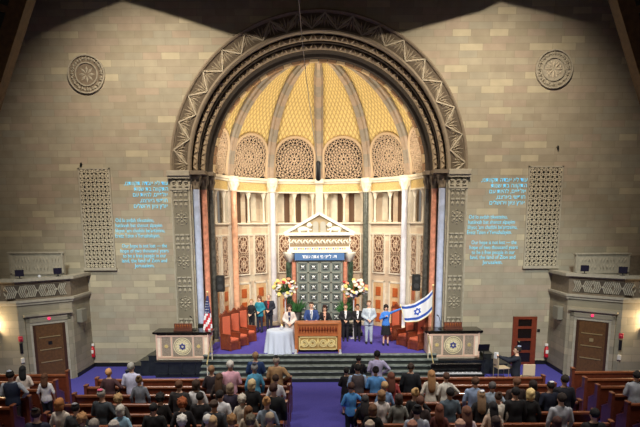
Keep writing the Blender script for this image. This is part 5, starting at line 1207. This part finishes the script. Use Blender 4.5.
# ---- the congregation, standing in the pews with backs to us: (u, v of head centre, woman?, pose, hair, hair colour, top, colour, label, options)
BR, BK, BL, GR, WH, AU, DB = (92, 58, 38), (26, 22, 22), (196, 158, 104), (150, 146, 140), (214, 210, 204), (146, 78, 42), (58, 40, 30)
LB = (150, 112, 72)
CONG = [
 (10, 376, 0, 'akimbo', 'short', BK, 'vest', (34, 44, 66), 'dark-vested person with pale sleeves and patterned kippah in the outer pews', dict(kip=(170, 176, 190), inner=(176, 182, 190))),
 (22.5, 371.5, 1, 'clasp', 'long', (20, 18, 20), 'top', (222, 206, 196), 'person with long black hair in a cream top standing before the brown corner door', {}),
 (44.5, 379, 1, 'down', 'long', BR, 'tee', (226, 222, 224), 'smaller person with brown hair and white short-sleeved top by the pew end', dict(small=1.5)),
 (59.5, 404.5, 1, 'down', 'bob', (176, 116, 66), 'top', (216, 204, 190), 'person with coppery bobbed hair and cream top beside the pew ends', {}),
 (69.5, 409, 0, 'clasp', 'short', BK, 'jacket', (64, 66, 68), 'person in charcoal jacket with speckled kippah next to the coppery-haired one', dict(kip=(140, 140, 146))),
 (36, 414.5, 0, 'down', 'short', DB, 'jacket', (32, 36, 56), 'person in navy with dark skullcap standing alone among the outer pew ends', dict(kip=(16, 16, 20))),
 (82, 419.5, 1, 'clasp', 'curly', (170, 126, 84), 'top', (96, 110, 112), 'curly fair-haired person in grey-green at the bottom edge beside the charcoal jacket', {}),
 (94, 425, 0, 'down', 'short', (150, 140, 130), 'jacket', (120, 120, 124), 'grey-haired head peeking over the bottom edge under the pink kippah wearer', {}),
 (103.5, 425.5, 0, 'down', 'bald', (190, 180, 172), 'jacket', (50, 50, 56), 'bald grey head at the bottom edge between two grey-haired people', {}),
 (108.5, 374, 1, 'akimbo', 'short', (200, 146, 96), 'jacket', (72, 44, 48), 'short fair-haired person in dark maroon at the front pew next to the blue side aisle', {}),
 (131, 368, 0, 'clasp', 'short', GR, 'top', (190, 188, 214), 'grey-haired person in pale lavender shirt at the front pew below the side stairs', {}),
 (139, 381.5, 1, 'down', 'bun', (110, 84, 56), 'top', (116, 120, 130), 'person with hair pinned in a clip and grey top behind the lavender shirt', {}),
 (101.5, 395, 0, 'akimbo', 'short', GR, 'jacket', (58, 64, 70), 'person with a pink kippah and charcoal jacket', dict(kip=(222, 96, 130))),
 (116, 400, 1, 'down', 'curly', (170, 138, 96), 'jacket', (70, 62, 56), 'person with wavy fair hair between the pink kippah and the pale blue top', {}),
 (120.5, 411, 1, 'down', 'bob', (184, 178, 168), 'top', (150, 190, 214), 'grey-haired person in pale blue top', {}),
 (153.5, 409, 0, 'down', 'short', (20, 18, 18), 'jacket', (20, 20, 22), 'black-haired person in black next to the pale blue top', {}),
 (160, 399, 1, 'down', 'curly', (24, 20, 20), 'jacket', (26, 22, 22), 'curly black-haired person in black beside the auburn head', {}),
 (179, 386, 0, 'down', 'short', BR, 'jacket', (44, 40, 40), 'brown-haired person in dark jacket beside the grey-white cardigan', {}),
 (191, 385.5, 1, 'down', 'bob', DB, 'cardigan', (206, 204, 206), 'dark-haired person in a long grey-white cardigan', {}),
 (182, 404, 1, 'down', 'curly', AU, 'jacket', (30, 28, 34), 'person with full auburn hair and black top', {}),
 (181.5, 421.5, 1, 'down', 'curly', WH, 'top', (70, 70, 76), 'person with fluffy white hair at the bottom edge below the auburn head', {}),
 (200, 398, 0, 'down', 'short', BK, 'jacket', (26, 24, 28), 'black-haired person in black between the cardigan and the dark navy shirt', {}),
 (211.4, 371, 1, 'clasp', 'short', (150, 114, 84), 'jacket', (44, 36, 42), 'fair-haired person in dark top in the front pew beside the pink shirt', {}),
 (219.5, 379, 1, 'down', 'verylong', (86, 62, 44), 'top', (60, 48, 44), 'person with long brown hair and dark top behind the pink shirt', {}),
 (230, 366, 0, 'clasp', 'short', WH, 'top', (232, 178, 196), 'white-haired person in a pink shirt in the front pew', {}),
 (230, 389, 1, 'down', 'bob', (150, 130, 108), 'jacket', (52, 46, 64), 'ash-haired person in dark plum jacket behind the long brown hair', {}),
 (220, 396, 0, 'down', 'short', BK, 'top', (222, 222, 226), 'black-haired person in a white shirt behind the plum jacket', {}),
 (214, 405, 0, 'down', 'bald', (70, 54, 44), 'jacket', (64, 66, 72), 'balding person in a dark grey jacket next to the white shirt', dict(skin='mid')),
 (207.5, 420.5, 0, 'down', 'short', WH, 'jacket', (70, 100, 140), 'white-haired person in blue at the bottom edge below the dark grey jacket', {}),
 (231.5, 421, 1, 'down', 'curly', LB, 'top', (150, 140, 120), 'curly fair-haired head at the bottom edge beside the blue jacket', {}),
 (255.4, 357.5, 0, 'clasp', 'short', (164, 130, 96), 'jacket', (36, 62, 112), 'light-haired person in navy blue standing just in front of the marble steps', {}),
 (254.3, 369, 1, 'down', 'short', (160, 162, 166), 'top', (88, 160, 196), 'grey-haired person in turquoise behind the navy blue jacket', dict(kip=(60, 60, 66))),
 (276.3, 362, 0, 'akimbo', 'short', (190, 176, 160), 'jacket', (176, 140, 100), 'person in a tan jacket with dark kippah at the aisle end of the front pew', dict(kip=(30, 26, 26))),
 (252, 385, 1, 'down', 'bob', (206, 182, 140), 'jacket', (20, 20, 24), 'person with blond bob and black jacket behind the turquoise top', {}),
 (275.5, 380, 1, 'down', 'short', DB, 'top', (226, 224, 228), 'brown-haired person in a white top behind the tan jacket', {}),
 (273.5, 389, 0, 'down', 'short', (70, 44, 34), 'jacket', (28, 30, 32), 'brown-haired person in black behind the white top at the centre aisle', {}),
 (242, 400.5, 1, 'down', 'curly', (200, 192, 178), 'top', (220, 208, 190), 'person with curly silver hair and cream top', {}),
 (266.6, 403, 1, 'down', 'bun', (196, 148, 98), 'top', (140, 154, 172), 'person with blond pinned-up hair and grey-blue top by the centre aisle', {}),
 (264, 412, 1, 'down', 'long', (116, 78, 50), 'top', (190, 176, 156), 'person with long chestnut hair and beige top behind the blond pinned-up hair', {}),
 (239, 421, 1, 'down', 'curly', (110, 100, 84), 'jacket', (60, 60, 50), 'curly grey-brown head at the bottom edge below the silver-haired person', {}),
 (246, 422, 1, 'down', 'bob', (184, 150, 110), 'top', (110, 90, 80), 'blond head at the bottom edge next to the curly grey-brown head', {}),
 (257, 418.5, 0, 'down', 'short', (184, 164, 140), 'jacket', (22, 22, 26), 'sandy-haired person in black at the bottom edge behind the chestnut hair', {}),
 (358.5, 361, 0, 'read', 'short', BK, 'jacket', (26, 26, 30), 'black-haired person in dark clothes crouching near the marble steps', dict(small=1.5)),
 (346.2, 373, 1, 'clasp', 'short', BK, 'jacket', (26, 22, 26), 'dark-haired short person in black at the foot of the steps by the centre aisle', dict(small=1.42)),
 (377, 356, 0, 'akimbo', 'short', BK, 'top', (196, 190, 230), 'black-haired person in a pale lilac shirt standing just before the steps', {}),
 (357.6, 369.5, 0, 'clasp', 'short', (30, 24, 24), 'vest', (84, 76, 80), 'person in a brown-grey vest over pale blue sleeves at the pew end', dict(inner=(160, 188, 226))),
 (375.6, 372, 0, 'akimbo', 'short', BK, 'top', (92, 152, 216), 'black-haired person in a sky blue sweater behind the lilac shirt', dict(kip=(20, 20, 26))),
 (391, 378, 1, 'down', 'verylong', (108, 62, 48), 'tee', (176, 74, 74), 'person with long reddish-brown hair and red patterned dress beside the sky blue sweater', {}),
 (411, 368, 0, 'down', 'bald', (60, 46, 40), 'jacket', (24, 28, 36), 'bald person in a black suit in the front pew by the small keyboard', dict(skin='light')),
 (351, 388, 1, 'akimbo', 'short', (80, 54, 44), 'top', (82, 150, 216), 'brown-haired person in bright blue at the aisle end behind the brown-grey vest', dict(small=1.55)),
 (365, 401, 1, 'down', 'verylong', (64, 62, 62), 'jacket', (22, 22, 24), 'person with long charcoal-grey hair in black', {}),
 (381, 396, 1, 'down', 'bob', (150, 116, 84), 'top', (222, 212, 208), 'light brown bob and white top in front of the dark brown hair', {}),
 (384.5, 387, 1, 'down', 'short', (196, 160, 116), 'top', (120, 150, 190), 'blond short-haired person in blue behind the red patterned dress', {}),
 (389, 400, 1, 'down', 'bob', (62, 46, 42), 'top', (128, 128, 122), 'person with dark brown bob and grey-green top', {}),
 (408, 394, 1, 'akimbo', 'bun', (200, 164, 112), 'jacket', (24, 24, 28), 'person with a blond updo in black behind the bald person in the suit', {}),
 (373, 410.5, 1, 'down', 'bob', (108, 76, 54), 'jacket', (24, 22, 22), 'brown-haired person in black behind the charcoal-grey long hair', {}),
 (417, 411, 0, 'down', 'short', BK, 'top', (168, 172, 182), 'person in pale grey with black knitted kippah', dict(kip=(26, 28, 34))),
 (370, 425.5, 0, 'down', 'bald', (200, 180, 160), 'jacket', (90, 80, 70), 'bald pale head at the bottom edge below the brown-haired person in black', {}),
 (412.5, 425.5, 0, 'down', 'bald', (170, 120, 100), 'jacket', (70, 60, 60), 'bald pinkish head at the bottom edge below the pale grey shirt', {}),
 (420.5, 402, 1, 'down', 'short', (96, 62, 48), 'jacket', (54, 42, 40), 'brown-haired person in dark brown between the blond updo and the navy T-shirt', {}),
 (431.3, 376, 1, 'down', 'verylong', (164, 122, 82), 'top', (222, 214, 200), 'person with long light brown hair and cream top in the front pew by the keyboard', {}),
 (445.4, 378, 1, 'akimbo', 'short', (82, 56, 44), 'top', (214, 210, 200), 'short brown-haired person in patterned white beside the long light brown hair', {}),
 (450, 393.5, 0, 'down', 'short', (26, 22, 24), 'tee', (78, 92, 104), 'black-haired person in a slate blue T-shirt', dict(skin='mid')),
 (439.7, 410.5, 1, 'down', 'long', (106, 62, 46), 'top', (96, 50, 46), 'person with long brown hair in maroon behind the slate T-shirt', {}),
 (466.4, 412.5, 1, 'down', 'long', (110, 72, 54), 'top', (230, 208, 208), 'person with straight brown hair in pale pink', {}),
 (475.5, 382.5, 0, 'down', 'short', (84, 58, 42), 'top', (140, 158, 190), 'brown-haired person in a blue shirt in front of the grey-haired one', {}),
 (481.3, 387.5, 0, 'akimbo', 'short', (84, 80, 80), 'top', (150, 164, 180), 'grey-haired person in a pale blue-grey shirt', {}),
 (460, 424.5, 0, 'down', 'bald', (190, 150, 130), 'top', (200, 200, 200), 'bald head at the bottom edge below the pale pink top', {}),
 (493, 408, 1, 'down', 'long', (24, 22, 26), 'top', (196, 170, 150), 'black-haired person in beige behind the long white garment', {}),
 (495.5, 422.5, 1, 'down', 'bob', (50, 36, 32), 'jacket', (60, 40, 40), 'dark brown head at the bottom edge behind the beige top', {}),
 (498.5, 398, 1, 'down', 'bun', (74, 54, 44), 'cardigan', (226, 218, 204), 'dark-haired person in a long off-white cardigan', {}),
 (516.6, 383, 0, 'down', 'short', (110, 76, 56), 'jacket', (56, 42, 40), 'brown-haired person in brown in the front pew below the beige chair', {}),
 (511, 393, 0, 'down', 'short', (22, 20, 24), 'jacket', (24, 22, 26), 'black-haired person in black next to the blond head', {}),
 (519, 394.5, 1, 'down', 'bob', (226, 200, 140), 'jacket', (24, 22, 24), 'person with pale blond hair in black', {}),
 (528.5, 396, 1, 'down', 'verylong', (150, 122, 94), 'jacket', (30, 28, 30), 'person with white cap and long light brown hair', dict(kip=(226, 222, 222))),
 (533, 386, 1, 'down', 'bob', (44, 34, 32), 'jacket', (34, 30, 34), 'dark bobbed hair between the white cap and the white kippah', {}),
 (545, 387, 0, 'akimbo', 'short', (34, 30, 32), 'jacket', (28, 34, 54), 'person in a navy suit with white-rimmed kippah', dict(kip=(232, 232, 236))),
 (557.7, 380.5, 0, 'down', 'short', (48, 40, 36), 'jacket', (36, 36, 46), 'dark-haired person in dark jacket by the side aisle, next to the navy suit', {}),
 (561.8, 399, 0, 'down', 'short', (44, 34, 30), 'top', (176, 178, 186), 'dark-haired person in a pale grey shirt at the side aisle', {}),
 (557, 423, 1, 'down', 'bob', (70, 40, 34), 'jacket', (70, 40, 40), 'reddish-brown head at the bottom edge behind the pale grey shirt', {}),
 (637, 376.5, 0, 'akimbo', 'short', (40, 34, 32), 'top', (172, 176, 184), 'dark-haired person in a pale grey sweatshirt at the frame edge in the outer pews', {}),
 (594.6, 414.5, 0, 'down', 'short', (22, 20, 22), 'jacket', (28, 28, 32), 'black-haired person in black alone in the outer pews on the Israeli flag side', {}),
]
prng = random.Random(11); placed = []
for (u, v, F, pose, hair, hc, top, tc, label, kw) in CONG:
    kw = dict(kw); small = kw.pop('small', None); h0 = small or (1.64 if F else 1.73); vt = v - 5.0 - max(0, (v - 380)) * .012
    X, Y = at_z(u, vt, h0)
    rows = MY if abs(X) < 7.0 else SY
    slots = [r + .62 for r in rows] + [rows[-1] + .62 - .87 * i for i in range(1, 3)]
    best = min(slots, key=lambda q: abs(q - Y))
    if not (u in (358.5, 346.2)): Yn = best + max(-.06, min(.06, Y - best))
    else: Yn = Y
    # keep the head on its pixel by adjusting stature
    d = ray(u, vt); hN = CH + d.z * Yn / d.y; lo, hi = (1.38, 1.6) if small else (1.5, 1.9); h = max(lo, min(hi, hN)); X = d.x * Yn / d.y
    if h != hN: X2, Y2 = at_z(u, vt, h); X = X2; Yn = Yn if abs(Y2 - Yn) < .0 else (Yn + max(-.1, min(.1, Y2 - Yn)))
    for _ in range(3):
        for (_l, x2, y2, _h) in placed:
            if abs(y2 - Yn) < .3 and abs(x2 - X) < .4: X = x2 + (.4 if X > x2 else -.4)
    placed.append((label, X, Yn, h))
    bc = prng.choice([(36, 38, 50), (28, 28, 30), (52, 56, 72), (70, 64, 58)])
    bot = 'trousers' if not F or prng.random() < .6 else 'skirt'
    if 'dress' in label: bot = 'dress'; bc = tc
    person(X, Yn, 0, prng.uniform(-.22, .22) + (-.0), h, bool(F), pose, hair, hc, top, tc, bot, bc, label[:1] + label[1:], **kw)
# ================================================================ LIGHT AND CAMERA
# unseen blocker added to shape the wall shadow, gabled below; its edge cuts off the wall-washing floods
def light(kind, name, loc, target, energy, color, size=.3, **kw):
    l = bpy.data.lights.new(name, kind); l.energy = energy; l.color = color
    if kind == 'AREA': l.size = size; l.shape = kw.get('shape', 'DISK')
    if kind == 'AREA' and 'sy' in kw: l.shape = 'RECTANGLE'; l.size_y = kw['sy']
    if kind in ('SPOT', 'POINT'): l.shadow_soft_size = size
    if kind == 'SPOT': l.spot_size = radians(kw.get('cone', 60)); l.spot_blend = kw.get('blend', .5)
    o = bpy.data.objects.new(name, l); COL.objects.link(o); o.location = loc
    d = Vector(target) - Vector(loc); o.rotation_euler = d.to_track_quat('-Z', 'Y').to_euler(); return o
WARM = (1.0, .86, .66); NEUT = (1.0, .93, .84); COOL = (.95, .97, 1.0)
YB = 21.3
def beamz(px, pz, L):      # lower-edge height on the blocker plane for a wall shadow point (px,pz) cast by light L
    t = (YB - L[1]) / (YW - L[1]); return (L[0] + (px - L[0]) * t, L[2] + (pz - L[2]) * t)
LL, LR_ = Vector((-5.4, 17.2, 13.9)), Vector((5.4, 17.2, 13.9))
edge = []
for L, pts in ((LL, ((0, 52), (62, 24), (122, 1), (160, 12), (235, 36), (318, 44))), (LR_, ((322, 44), (402, 33), (480, 12), (500, 2), (560, 16), (625, 30), (660, 34)))):
    for u, v in pts: x, z = at_y(u, v, YW); edge.append(beamz(x, z, L))
edge = [(max(-13.5, min(13.5, x)), z) for x, z in edge]
edge[5] = (edge[5][0], edge[5][1]); 
poly = [(-13.5, edge[0][1])] + edge + [(13.5, edge[-1][1])]
ps = [(-13.5, ZT - .01)] + [(x, z) for x, z in sorted(poly, key=lambda q: q[0])] + [(13.5, ZT - .01)]
b = MB()
q = [p for p in ps[1:-1]]
for i in range(len(q) - 1): b.prism([(q[i][0], ZT - .01), q[i], q[i + 1], (q[i + 1][0], ZT - .01)], YB, YB + .12)
tag(b.build('flood_blocker', m_ceil), None, None, kind='structure')
light('SPOT', 'flood_american_side', LL, (-5.6, YW, 8.4), FL := 3900, WARM, .1, cone=86, blend=1)
light('SPOT', 'flood_israeli_side', LR_, (5.6, YW, 8.4), FL * .97, WARM, .1, cone=86, blend=1)
# stage spots from the far ceiling onto the bimah and apse
light('SPOT', 'stage_spot', (-2.5, 9, 13.6), (0, 25, 2.4), 5200, NEUT, .3, cone=34, blend=.6)
light('SPOT', 'stage_spot', (2.5, 9, 13.6), (0, 25, 2.4), 5200, NEUT, .3, cone=34, blend=.6)
light('SPOT', 'stage_spot', (0, 13, 11.9), (0, 27.5, 4.2), 2600, NEUT, .3, cone=42, blend=.5)
# cove lamps behind the arch wash the vault
for s in (-1, 1):
    light('AREA', 'cove_lamp', (s * 3.3, YC + .05, 7.75), (-s * .6, YC + 3.4, 9.6), 150, (1.0, .9, .7), .5)
    light('AREA', 'apse_lamp', (s * 3.2, YC + .0, 6.6), (s * -.8, YC + 4.0, 4.6), 60, (1, .92, .8), .5)
light('AREA', 'cove_lamp', (0, YC - .1, 11.4), (0, YC + 2.6, 7.5), 110, (1.0, .84, .56), .6)
# house lights over the pews
for x in (-7, 0, 7):
    light('SPOT', 'house_light', (x, 12.5, 14.3), (x, 15.0, 0), 4200, NEUT, .5, cone=62, blend=.8)
light('SPOT', 'front_wash', (-5, 8, 13.8), (-6.6, 23.5, 1.0), 11000, (.96, 1, .92), .6, cone=39, blend=1)
light('SPOT', 'front_wash', (5, 8, 13.8), (6.6, 23.5, 1.0), 11000, (.96, 1, .92), .6, cone=39, blend=1)
for s in (-1, 1): light('POINT', 'sconce_light', (s * 11.28, 20.7, 2.25), (0, 0, 0), 70, (1, .76, .45), .08)
w = bpy.data.worlds.new('World'); bpy.context.scene.world = w; w.use_nodes = True
w.node_tree.nodes['Background'].inputs[0].default_value = (1, .9, .78, 1); w.node_tree.nodes['Background'].inputs[1].default_value = .2
cd = bpy.data.cameras.new('camera'); cam = bpy.data.objects.new('camera', cd); COL.objects.link(cam)
cd.sensor_width = 36; cd.lens = FPX / 640 * 36; cd.shift_x = 0; cd.shift_y = (V0 - 213.5) / 640; cd.clip_end = 200
cam.matrix_world = Matrix(((camR.x, camU.x, -fwd.x, 0), (camR.y, camU.y, -fwd.y, 0), (camR.z, camU.z, -fwd.z, CH), (0, 0, 0, 1)))
sc = bpy.context.scene; sc.camera = cam
sc.view_settings.view_transform = 'Standard'; sc.view_settings.look = 'None'; sc.view_settings.gamma = 1; sc.view_settings.exposure = 0
try: sc.view_settings.use_curve_mapping = False
except Exception: pass
sc.cycles.use_denoising = True; sc.cycles.max_bounces = 5; sc.cycles.diffuse_bounces = 3
